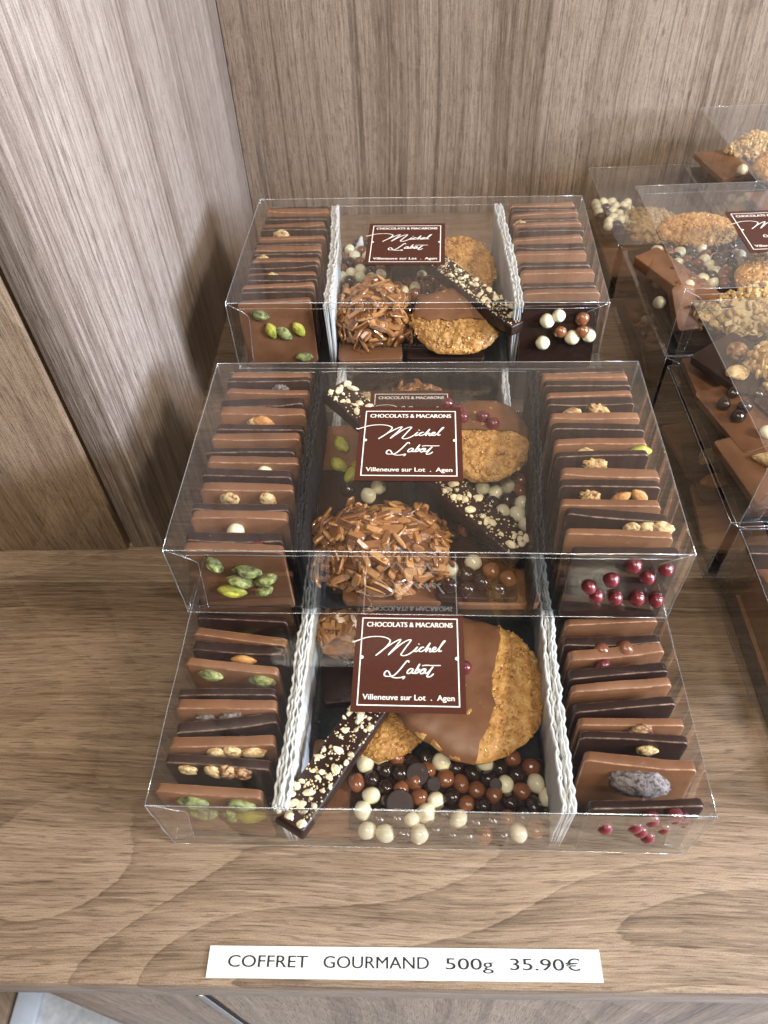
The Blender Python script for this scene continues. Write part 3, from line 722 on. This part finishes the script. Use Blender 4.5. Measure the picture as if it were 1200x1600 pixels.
def florentine(rx, ry, t, seed, cut, crumbs=900, choc=M_milk, pearls=(), crumbmat=M_crumb, size=1.0):
    """crisp biscuit; cut = (nx, ny, offset) side covered in chocolate, None for bare"""
    rg = random.Random(seed)
    root = bpy.data.objects.new('florentine', None); C.objects.link(root); root.empty_display_size = .01
    bm = disc_verts(rx, ry, t, seed, .0017, 210, 44, 150)
    sd = Vector((seed, 2, 5))
    for i in range(crumbs):
        a = rg.uniform(0, 6.283); r = math.sqrt(rg.uniform(0, 1))*1.0
        x, y = r*rx*math.cos(a), r*ry*math.sin(a)
        if cut and x*cut[0]+y*cut[1] > cut[2]+.002: continue
        h = t/2*math.sqrt(max(0, 1-min(r, .99)**6))*(1+.35*(1-r*r))
        up = rg.random() < .85
        z = h*.95 if up else -h*.6
        b = sliver_bm(rg.uniform(.0011, .0027)*size, rg.uniform(.0010, .0020)*size, rg.uniform(.0006, .0012)*size, rg)
        m4 = Matrix.Translation((x, y, z)) @ Euler((rg.gauss(0, .5), rg.gauss(0, .5), rg.uniform(0, 6.28))).to_matrix().to_4x4()
        merge(bm, b, m4)
    me = bm_mesh('biscuit', bm, crumbmat); auto_smooth(me, 40); link('biscuit', me, root)
    if cut:
        bm = disc_verts(rx*1.012, ry*1.012, t*1.16, seed, .0006, 70, 26, 96)
        for v in bm.verts:
            wv = .0016*noise.noise(Vector((v.co.x*55, v.co.y*55, seed)))
            v.co.x += wv*cut[0]; v.co.y += wv*cut[1]
        geom = bm.verts[:]+bm.edges[:]+bm.faces[:]
        n = Vector((cut[0], cut[1], 0))
        r = bmesh.ops.bisect_plane(bm, geom=geom, plane_co=n*cut[2], plane_no=n, clear_inner=True)
        eds = [e for e in r['geom_cut'] if isinstance(e, bmesh.types.BMEdge)]
        bmesh.ops.holes_fill(bm, edges=eds)
        bmesh.ops.subdivide_edges(bm, edges=[e for e in bm.edges if e.calc_length() > .0035], cuts=1)
        bmesh.ops.triangulate(bm, faces=[f for f in bm.faces if len(f.verts) > 4])
        for v in bm.verts:
            dd = v.co.x*cut[0]+v.co.y*cut[1]-cut[2]; al = v.co.x*cut[1]-v.co.y*cut[0]
            k = max(0, 1-dd/.010)*(.0045*noise.noise(Vector((al*42, seed, 1)))+.0016*noise.noise(Vector((al*170, seed, 4)))-.0009)
            v.co.x += k*cut[0]; v.co.y += k*cut[1]
        me = bm_mesh('chocolate_coating', bm, choc); auto_smooth(me, 55)
        ct = link('chocolate_coating', me, root)
    for k, x, y in pearls:
        p = link('pearl', PEARL[k], root); p.location = (x/1000, y/1000, t*.58*1.25+.0012); p['label'] = 'dark red pearl' if k == 'r' else 'pearl'
    return root
def stick(L, w, t, seed, n=100, name='chocolate_stick', fines=380, choc=M_dark):
    rg = random.Random(seed)
    bm = box_bm(-L/2, L/2, -w/2, w/2, 0, t, .0012, 2)
    bmesh.ops.subdivide_edges(bm, edges=[e for e in bm.edges if e.calc_length() > .03], cuts=8)
    for v in bm.verts: v.co += Vector((0, .0005*noise.noise(v.co*70), .0004*noise.noise(v.co*90+Vector((3, 0, seed)))))
    me = bm_mesh(name, bm, choc); auto_smooth(me, 50); o = link(name, me)
    for i in range(n):
        p = link('nut_piece', rg.choice(CHOP), o)
        x = (rg.gauss(0, .30) if rg.random() < .7 else rg.uniform(-.47, .47))*L; x = min(max(x, -.475*L), .475*L)
        p.location = (x, rg.uniform(-.42, .42)*w, t+.0004)
        p.rotation_euler = (rg.gauss(0, .35), rg.gauss(0, .35), rg.uniform(0, 6.28)); s = rg.choice((.45, .6, .8, 1.0, 1.2))*rg.uniform(.85, 1.1); p.scale = (s, s, s)
    bm = bmesh.new()
    for i in range(fines):
        b = bmesh.new(); bmesh.ops.create_icosphere(b, subdivisions=1, radius=rg.uniform(.0002, .0006))
        merge(bm, b, Matrix.Translation((rg.uniform(-.48, .48)*L, rg.uniform(-.48, .48)*w, t)))
    f = link('nut_crumbs', bm_mesh('nut_crumbs', bm, M_chop, False), o); f['kind'] = 'stuff'
    return o
def flat_tablet(key, kind, x, y, z, rz, label, w=42, h=42, t=4.2, rx=0, ry=0, top=(), group='tablets lying flat in the boxes', seed=0, name='chocolate_tablet'):
    """tablet on its back: local z of the upright mesh becomes the box's depth axis"""
    o = link(name, tablet_mesh(kind, seed, w/1000, h/1000, t/1000))
    o.matrix_world = BOX[key] @ Matrix.Translation((x/1000, y/1000, z/1000)) @ Euler((R(rx), R(ry), R(rz))).to_matrix().to_4x4() \
        @ Matrix.Rotation(R(-90), 4, 'X') @ Matrix.Translation((0, 0, -h/2000))
    # local -Y now points up
    rg = random.Random(label)
    for s in top:
        k, px, pz = s[:3]
        if k in PEARL:
            c = link('pearl', PEARL[k], o); c.location = (px/1000, -t/2000-.0024+rg.uniform(-.0005, .0005), pz/1000+h/2000); c.rotation_euler = (rg.uniform(0, 6), rg.uniform(0, 6), 0); c.scale = [rg.uniform(.84, 1.07)*rg.uniform(.95, 1.05) for _ in range(3)]
        elif k == 'o':
            c = link('chocolate_drop', DROP, o); c.location = (px/1000, -t/2000-s[4]/1000, pz/1000+h/2000); c.scale = (s[3], s[3], 1); c.rotation_euler = (R(90+s[5]), 0, 0)
        else:
            c = link(NAMES[k], rg.choice(NUT[k]), o); c.location = (px/1000, -t/2000-.0014, pz/1000+h/2000)
            c.rotation_euler = (R(90), R(s[3]) if len(s) > 3 else rg.uniform(0, 6), 0)
    tag(o, label, 'chocolate tablet', group)
    return o
def drop_mesh():
    bm = bmesh.new(); bmesh.ops.create_cone(bm, segments=28, radius1=1, radius2=.92, depth=1.0, cap_ends=True)
    for v in bm.verts: v.co = Vector((v.co.x*.005, v.co.y*.005, v.co.z*.0016))
    bmesh.ops.bevel(bm, geom=[e for e in bm.edges if abs(e.verts[0].co.z-e.verts[1].co.z) < 1e-6], offset=.0003, segments=2, affect='EDGES')
    me = bm_mesh('chocolate_drop', bm, M_dark); auto_smooth(me); return me
DROP = drop_mesh()

# --- nearest box: pearl tablet along the front of the bay
PW = [(438,173),(390,212),(355,320),(410,352),(402,432),(465,450),(570,420),(617,383),(632,455),(664,338),(677,207),(836,212),(936,286),(735,415),(960,435),(1055,277),(1095,332)]
PM = [(345,257),(495,195),(637,237),(550,280),(608,308),(690,270),(752,287),(775,187),(813,312),(508,315),(780,357),(875,333),(940,214),(1000,242),(997,304),(900,410),(853,455),(1035,440)]
PD = [(443,235),(497,257),(398,272),(448,297),(600,183),(735,228),(793,243),(853,272),(895,230),(565,345),(720,340),(932,348),(990,362),(1040,345),(530,455),(700,460),(905,465),(830,352),(965,255),(805,430),(685,400),(1085,415),(470,375),(500,410),(445,395),(760,450),(640,300),(640,420),(860,400),(545,235)]
def bark_xy(px, py):
    # tracing units of the photograph -> bay millimetres on the tablet (bilinear on four traced corners)
    t = (py-166)/(490-166); s0 = (px-320)/(1120-320)
    y = 33.0-29.5*t*(1-.12*(1-t))
    xl = -30.0+1.0*t; xr = 55.0-2.5*t
    return xl+(xr-xl)*s0*.985, y
tops = []
for lst, k in ((PW, 'w'), (PM, 'm'), (PD, 'd')):
    for q in lst:
        x, y = bark_xy(*q); tops.append((k, max(-30, min(46, x-10)), max(4.8, y)-19.0))
for q, s in (((578,238), 1.0), ((507,375), 1.18), ((645,284), .62), ((895,282), .55)):
    x, y = bark_xy(*q); tops.append(('o', x-10, y-19.0, s, 5.5, 12))
# relax the traced centres so that no two pearls overlap
def relax(tops, rmin=7.3, it=60, lim=None):
    P = [[t[1], t[2]] for t in tops]
    for _ in range(it):
        for i in range(len(P)):
            if tops[i][0] == 'o': continue
            for j in range(i):
                if tops[j][0] == 'o': continue
                dx, dy = P[i][0]-P[j][0], P[i][1]-P[j][1]; dd = math.hypot(dx, dy) or .01
                if dd < rmin:
                    k = (rmin-dd)/dd*.25
                    P[i][0] += dx*k; P[i][1] += dy*k; P[j][0] -= dx*k; P[j][1] -= dy*k
        if lim:
            for q in P: q[0] = min(max(q[0], lim[0]), lim[1]); q[1] = min(max(q[1], lim[2]), lim[3])
    return [(t[0], p[0], p[1], *t[3:]) for t, p in zip(tops, P)]
tops = relax(tops, 7.0, 60, (-39, 41, -15.0, 16.5))
flat_tablet('F', d, 10.0, 19.0, 4.4, 0, 'dark chocolate slab crowded with white, milk and dark pearls along the nearest box front', w=84, h=35, t=5, rx=3, top=tops, name='pearl_slab', group='pearl slabs')
flat_tablet('F', m, -36, 24, 4.0, -2, 'milk chocolate tablet lying under the nut stick in the nearest box', w=28, h=42, seed=1)
flat_tablet('F', d, -32, 82, 6.0, 6, 'dark chocolate tablet lying at the back left of the nearest box bay', w=34, h=40, seed=2)
o = stick(.104, .0145, .0075, 11); place(o, 'F', -27.5, 42, 23.5, 0, 7, 61)
tag(o, 'dark chocolate stick with chopped hazelnuts leaning left in the nearest box', 'chocolate stick', 'hazelnut sticks')
o = florentine(.0330, .0330, .0085, 21, (-1, .22, -.0080), 1300, pearls=(('r', -3, 5),)); place(o, 'F', 20, 61.5, 25.5, 4, 3, 0)
tag(o, 'round florentine half dipped in milk chocolate with one red pearl, nearest box', 'florentine', 'florentines')
o = florentine(.0185, .015, .008, 22, None, 420); place(o, 'F', -16, 48, 13, 0, 0, 30)
tag(o, 'small bare golden florentine half hidden under the nearest box sticker', 'florentine', 'florentines')
o = cluster('almond_cluster', .018, .015, .012, 70, 23); place(o, 'F', -37, 92, 20)
tag(o, 'small caramel almond cluster beside the nearest box sticker, mostly under the middle box', 'almond cluster', 'almond clusters')
o = link('pearl', PEARL['w']); place(o, 'F', 33, 96, 6); tag(o, 'single loose white pearl behind the half dipped florentine, nearest box', 'pearl')

# --- middle box
flat_tablet('M', m, -14, 12.5, 3.6, 0, 'milk chocolate tablet under the almond cluster, middle box front', w=44, h=18)
flat_tablet('M', m, 32, 12.5, 3.6, 1, 'milk chocolate tablet lying at the front right of the middle box bay', w=37, h=19, seed=3)
flat_tablet('M', m, -34, 95, 5.0, 3, 'milk chocolate tablet with green pistachios beside the middle box sticker', w=36, h=42, seed=4,
            top=[('peeled', -9, 5, 60), ('peeled', -10, -10, 50), ('peeled', 2, -12, 20), ('peeled', -3, -17, -60), ('peeled', 8, 2, 10)])
flat_tablet('M', d, -30, 62, 6.5, 3, 'dark chocolate tablet with scattered pearls left under the middle box sticker', w=44, h=42, seed=5,
            top=[('w', 3, -1), ('d', -7, 4), ('d', -4, -10), ('m', -6, -18), ('w', 8, 5), ('d', 2, -14)])
rg = random.Random(5); tp = []
for i in range(34):
    tp.append((rg.choice('wmdddm'), rg.uniform(-17, 17), rg.uniform(-24, 27)))
tp += [('w', 10, 10), ('w', 16, 3), ('w', 17, -4), ('w', -1, 4), ('w', 4, 8)]
tp = relax(tp, 7.4, 80, (-17, 17, -25, 28))
flat_tablet('M', d, 30, 55, 5.0, 0, 'dark chocolate slab of mixed pearls under the nut stick, middle box', w=42, h=60, t=4, seed=2, top=tp, name='pearl_slab', group='pearl slabs')
tp = relax([('w', -9, -1), ('w', -2, 2), ('d', -10, -8), ('d', -4, -6), ('d', 1, -9), ('m', 5, -3), ('m', 11, -7), ('d', 7, -10), ('d', -1, -12)], 7.4, 40, (-14, 14, -10, 6))
flat_tablet('M', d, 23, 17, 7.0, 0, 'small dark chocolate tablet with pearls at the front of the middle box', w=36, h=26, t=4, seed=1, top=tp, name='pearl_slab', group='pearl slabs')
o = stick(.132, .0150, .0075, 12, 100); place(o, 'M', -2, 67.5, 21.5, -4, 5, -47)
tag(o, 'long dark chocolate stick with chopped hazelnuts slanting under the middle box sticker', 'chocolate stick', 'hazelnut sticks')
o = cluster('almond_cluster', .0325, .0245, .0190, 330, 24); place(o, 'M', -17.5, 27.0, 11.5)
tag(o, 'big glossy caramel almond sliver cluster at the front of the middle box', 'almond cluster', 'almond clusters')
o = florentine(.0245, .0255, .0085, 25, (0, 1, .002), 900, pearls=(('r', -13, 12), ('r', -10, 8), ('r', 0, 9), ('r', 5, 5), ('r', -18, 16)))
place(o, 'M', 27.5, 85, 25, 5, 0, -6)
tag(o, 'florentine with five red pearls at the right of the middle box sticker', 'florentine', 'florentines')

# --- rear box
flat_tablet('T', m, -27, 14, 4.0, 4, 'milk chocolate tablet under the almond cluster, rear box front', w=38, h=24, seed=2)
flat_tablet('T', d, 18, 18, 4.0, 0, 'dark chocolate tablet lying under the florentines of the rear box', w=46, h=30, seed=1)
tp = relax([(random.Random(i).choice('wwdwdm'), random.Random(i*3).uniform(-13, 13), random.Random(i*7).uniform(-20, 20)) for i in range(30)], 7.3, 60, (-15, 15, -21, 21))
flat_tablet('T', d, -34, 88, 12, 0, 'dark chocolate slab with white and dark pearls, back left of rear box', w=34, h=46, seed=3, top=tp, name='pearl_slab', group='pearl slabs', rx=8)
tp = relax([(random.Random(i+50).choice('wmdm'), random.Random(i*5).uniform(-13, 13), random.Random(i*9).uniform(-12, 12)) for i in range(16)], 7.4, 60, (-14, 14, -13, 13))
flat_tablet('T', d, 2, 58, 14, 0, 'dark chocolate slab with a few pearls under the rear box sticker', w=34, h=32, seed=4, top=tp, name='pearl_slab', group='pearl slabs')
o = cluster('almond_cluster', .0240, .0255, .0180, 220, 26); place(o, 'T', -25, 31, 15, 10)
tag(o, 'caramel almond sliver cluster in the rear box bay', 'almond cluster', 'almond clusters')
o = florentine(.0270, .0215, .0085, 27, (0, 1, -.002), 800); place(o, 'T', 24, 18.5, 21, 24, 0, -10)
tag(o, 'tilted florentine dipped in milk chocolate at the rear box front', 'florentine', 'florentines')
o = florentine(.0210, .0230, .0070, 28, None, 700); place(o, 'T', 29, 76, 21, 25, 0, 20)
tag(o, 'bare golden florentine leaning behind the stick of the rear box', 'florentine', 'florentines')
o = stick(.078, .0140, .0075, 13, 52); place(o, 'T', 34, 31, 28, 0, 4, -51)
tag(o, 'short dark chocolate stick with chopped nuts lying in the rear box', 'chocolate stick', 'hazelnut sticks')
def paper_twist():
    bm = bmesh.new(); n = 16; rings = []
    for i in range(7):
        t = i/6; r = .0070*(1-.92*t)+.0003
        rings.append([bm.verts.new((r*math.cos(k*2*math.pi/n)*(1+.25*noise.noise(Vector((k*.9, i*.7, 1)))), r*.6*math.sin(k*2*math.pi/n), .019*t+.002*noise.noise(Vector((k*.7, i, 4))))) for k in range(n)])
    for a, b in zip(rings, rings[1:]):
        for k in range(n): bm.faces.new((a[k], a[(k+1) % n], b[(k+1) % n], b[k]))
    bm.faces.new(rings[-1])
    return link('paper_twist', bm_mesh('paper_twist', bm, M_paper))
o = paper_twist(); o_s = .7; place(o, 'T', -40, 104, 15, -18, 12, 0); o.scale = (.6, .6, .6); tag(o, 'white crumpled paper tip behind the pearls at the rear box back', 'paper')

# --- hidden lower box: what shows behind the middle box
o = florentine(.016, .014, .008, 31, None, 350, crumbmat=M_crumbpale); place(o, 'S', -34, 92, 26, 0, 0, 0)
tag(o, 'pale nutty florentine low behind the upper left end of the middle box stick', 'florentine', 'florentines')
o = cluster('almond_cluster', .020, .013, .012, 90, 32); place(o, 'S', -6, 99, 24)
tag(o, 'almond cluster peeping low behind the middle box sticker', 'almond cluster', 'almond clusters')

# --- boxes at the right
GRT = 'tablets in the boxes at the right'
tp = relax([(random.Random(i+11).choice('wmddwm'), random.Random(i*3+1).uniform(-24, 24), random.Random(i*7+2).uniform(-22, 22)) for i in range(52)], 7.2, 80, (-25, 25, -22, 22))
flat_tablet('RB', d, -66, 70, 13, 4, 'dark slab with white and brown pearls beside the label of the right box', w=56, h=50, seed=2, top=tp, name='pearl_slab', group='pearl slabs')
o = florentine(.026, .0145, .009, 41, None, 700); place(o, 'RB', -64, 101, 23, 14, 0, -4); tag(o, 'long golden florentine at the back of the labelled right box', 'florentine', 'florentines')
flat_tablet('RB', m, -86, 50, 17, 32, 'brown chocolate slab slanting across the left corner of the labelled right box', w=20, h=66, t=7, rx=6, seed=4, group=GRT)
o = florentine(.022, .021, .009, 42, None, 800); place(o, 'RB', -38, 36, 25, 14, 0, 0); tag(o, 'round golden cookie at the right edge in the labelled box', 'cookie')
def nut_mound(rx, ry, rz, n, seed): return cluster('nut_mound', rx, ry, rz, n, seed, M_crumbpale2, (.0030, .0062), (.0022, .0042), (.0014, .0026))
o = nut_mound(.038, .0165, .0085, 420, 43); place(o, 'RB', -54, 11.5, 22, 78, 0, 2); tag(o, 'crumbly golden nut mound standing behind the front sheet of the labelled right box', 'nut mound', 'nut mounds')
flat_tablet('RB', m, -95, 16, 22, 10, 'milk chocolate piece in the front left corner of the labelled right box', w=14, h=26, t=6, rx=40, seed=1, group=GRT)
flat_tablet('RB', d, -60, 14, 4, 0, 'dark tablet on the floor of the labelled right box front', w=60, h=22, seed=5, group=GRT)
for i, (k, x, y) in enumerate((('r', -97, 84), ('r', -99, 72), ('w', -94, 66), ('w', -99, 44))):
    o = link('pearl', PEARL[k]); place(o, 'RB', x, y, 8)
    tag(o, ['dark red pearl at the back left edge of the labelled right box', 'dark red pearl just in front of another by the labelled right box edge',
            'white pearl by the left sheet of the labelled right box', 'white pearl below the brown slab in the labelled right box'][i], 'pearl')
flat_tablet('RD', d, -80, 97, 20, 35, 'dark tablet with a hazelnut at the back of the upper right box', w=36, h=36, t=5, seed=1, group=GRT, rx=4, top=[('hazelnut', 4, 5), ('nut', -10, -6, 30), ('nut', 2, -8, 70)])
flat_tablet('RD', m, -84, 62, 15, 14, 'milk chocolate tablet with four dark pearls in the upper right box', w=34, h=48, t=5, ry=-8, seed=3, group=GRT,
            top=[('d', -10, 8), ('d', -2, 2), ('d', -8, -2), ('d', -1, 14), ('d', 8, 8), ('w', -2, -17)])
flat_tablet('RD', m, -86, 27, 13, 10, 'milk chocolate tablet with a cashew in the upper right box', w=34, h=44, t=5, ry=-6, seed=2, group=GRT, top=[('cashew', 2, 0, 60), ('nut', 12, 2, 0)])
o = nut_mound(.026, .024, .0125, 420, 44); place(o, 'RD', -52, 86, 26, 6, 0, 0); tag(o, 'crumbly golden nut mound in the upper right box beside the dark tablet', 'nut mound', 'nut mounds')
flat_tablet('RD', d, -58, 52, 18, 20, 'dark chocolate tablet with brown pearls lying near the cashew tablet', w=34, h=46, t=6, seed=4, group=GRT, top=[('m', -12, 6), ('m', -9, -1), ('m', -2, 4), ('m', 6, -2), ('m', -4, -12)])
tp = relax([(random.Random(i+71).choice('wmdd'), random.Random(i*4+3).uniform(-15, 15), random.Random(i*6+5).uniform(-9, 9)) for i in range(16)], 7.3, 60, (-16, 16, -9, 9))
flat_tablet('RB', d, -42, 66, 15, 0, 'dark pearl slab beside the round cookie in the labelled right box', w=36, h=24, seed=1, top=tp, name='pearl_slab', group='pearl slabs')
flat_tablet('RD', d, -62, 22, 10, -12, 'dark tablet with pale nuts right of the cashew tablet in the upper box', w=34, h=38, t=5, seed=5, group=GRT, top=[('nut', -8, 6), ('hazelnut', 2, -6), ('nut', 8, 8)])
for k, kd, nm in (('RBL', d, 'lower box beside the rear box'), ('RDL', d, 'lower box beside the middle box'), ('RC', m, 'shadowed box by the back panel'),
                  ('RB', d, 'labelled right box'), ('RD', d, 'upper right box under the cashew tablet'), ('RA', d, 'highest right box'), ('RF', m, 'front right box')):
    flat_tablet(k, kd, -48, 59, 3.6, 0, f'{"milk" if kd == m else "dark"} chocolate sheet covering the floor of the {nm}', w=98, h=108, t=4, seed=len(nm) % 5, name='chocolate_sheet', group='chocolate sheets under the sweets')
tp = relax([(random.Random(i+91).choice('wmdr'), random.Random(i*4+3).uniform(-15, 15), random.Random(i*6+5).uniform(-18, 18)) for i in range(22)], 7.3, 60, (-16, 16, -18, 18))
flat_tablet('RBL', m, -84, 64, 22, 0, 'milk slab with mixed pearls inside the lower box beside the rear box', w=34, h=40, seed=1, top=tp, name='pearl_slab', group='pearl slabs', ry=-12)
flat_tablet('RDL', d, -82, 62, 20, 0, 'dark tablet with nuts inside the lower box beside the middle box', w=36, h=44, seed=1, group=GRT, ry=-14, top=[('nut', -6, 6), ('hazelnut', 2, -8), ('nut', 8, 2), ('almond', -8, -12)])
o = nut_mound(.022, .020, .012, 300, 47); place(o, 'RC', -62, 70, 20, 6, 0, 0); tag(o, 'golden nut mound right of the white pearls in the shadowed box', 'nut mound', 'nut mounds')
flat_tablet('RA', m, -66, 30, 14, 8, 'milk tablet at the front of the highest right box', w=40, h=36, seed=2, group=GRT)
flat_tablet('RD', m, -88, 100, 10, 0, 'milk tablet beneath the hazelnut tablet in the upper right box', w=30, h=32, seed=5, group=GRT)
def upright(key, kind, x, y, z, rx, ry, rz, label, w=42, h=40, t=5, seed=0):
    o = link('chocolate_tablet', tablet_mesh(kind, seed, w/1000, h/1000, t/1000)); place(o, key, x, y, z, rx, ry, rz)
    return tag(o, label, 'chocolate tablet', GRT)
flat_tablet('RDL', m, -82, 88, 8, 8, 'brown tablet lying at the back of the lower box beside the middle box', w=36, h=44, seed=1, group=GRT)
flat_tablet('RDL', m, -84, 34, 8, -6, 'brown tablet lying at the front of the lower box beside the middle box', w=34, h=46, seed=2, group=GRT)
flat_tablet('RBL', m, -80, 90, 10, 5, 'brown tablet at the back left of the lower box beside the rear box', w=38, h=42, seed=3, group=GRT)
flat_tablet('RBL', d, -84, 40, 10, -8, 'dark tablet at the front left of the lower box beside the rear box', w=34, h=46, seed=4, group=GRT)
tp = relax([(random.Random(i+31).choice('wwwwd'), random.Random(i*4+1).uniform(-11, 11), random.Random(i*6+2).uniform(-16, 20)) for i in range(24)], 7.4, 60, (-13, 13, -18, 20))
flat_tablet('RC', d, -86, 82, 20, 0, 'dark slab heaped with white pearls in the shadowed box by the back panel', w=30, h=46, seed=2, top=tp, name='pearl_slab', group='pearl slabs')
flat_tablet('RC', m, -82, 34, 10, 0, 'brown tablet in front of the pearls in the shadowed box', w=36, h=42, seed=3, group=GRT)
o = nut_mound(.021, .010, .010, 240, 45); place(o, 'RA', -58, 106, 20, 20, 0, 0); tag(o, 'golden nut mound at the back of the highest right box', 'nut mound', 'nut mounds')
o = florentine(.018, .016, .009, 46, None, 500); place(o, 'RA', -60, 62, 24, 20, 0, 0); tag(o, 'golden florentine at the front of the highest right box', 'florentine', 'florentines')
flat_tablet('RA', m, -86, 92, 14, 10, 'brown tablet along the left side of the highest right box', w=30, h=46, seed=5, group=GRT)
flat_tablet('RA', d, -62, 92, 10, 0, 'dark tablet between the golden pieces of the highest right box', w=40, h=40, seed=1, group=GRT)
o = link('pearl', PEARL['w']); place(o, 'RA', -84, 66, 22); tag(o, 'white pearl by the lower left corner of the highest right box', 'pearl')
for i, (x, y) in enumerate(((-38, 118-6), (-30, 110))):
    o = link('pearl', PEARL['w']); place(o, 'RA', x, y, 22+i); tag(o, ['white pearl beside the golden mound of the highest right box', 'white pearl in the highest right box, at the photo edge'][i], 'pearl')
upright('RF', m, -92, 70, 2, 0, 24, 90, 'brown slab leaning inside the front right box', 84, 40, 6, 3)
upright('RF', d, -84, 112, 2, 2, 0, 0, 'dark tablet standing at the back of the front right box', 38, 40, 5, 2)

# ------------------------------------------------------------------ price ticket on the counter edge
tk = bpy.data.objects.new('price_ticket', None); C.objects.link(tk); tk.empty_display_size = .02
tk.matrix_world = Matrix.Translation((-0.0091, -0.0408, 0.0004)) @ Matrix.Rotation(0.0017, 4, 'Z')
tag(tk, 'white paper price ticket on the counter front edge reading 35.90 euros', 'price ticket')
bm = box_bm(-0.0740, 0.0740, -0.0053, 0.0053, 0, 0.0003)
link('paper', bm_mesh('paper', bm, M_ticket, False), tk)
bm = bmesh.new()
for body, x0, x1, hh in (('COFFRET', 357, 483, .0040), ('GOURMAND', 508, 673, .0040), ('500g', 699, 773, .0049), ('35.90€', 799, 907, .0041)):
    k = 0.1480/614.0; wd = (x1-x0)*k; cx = ((x0+x1)/2-632)*k
    for q in (-1, 0, 1): add_mesh(bm, text_mesh(body, wd, hh), (cx+q*.00007, -0.0017, q*.00001))     # heavier strokes
me = bpy.data.meshes.new('lettering'); bm.to_mesh(me); bm.free(); me.materials.append(M_ink)
link('lettering', me, tk).location = (0, 0, 0.00036)
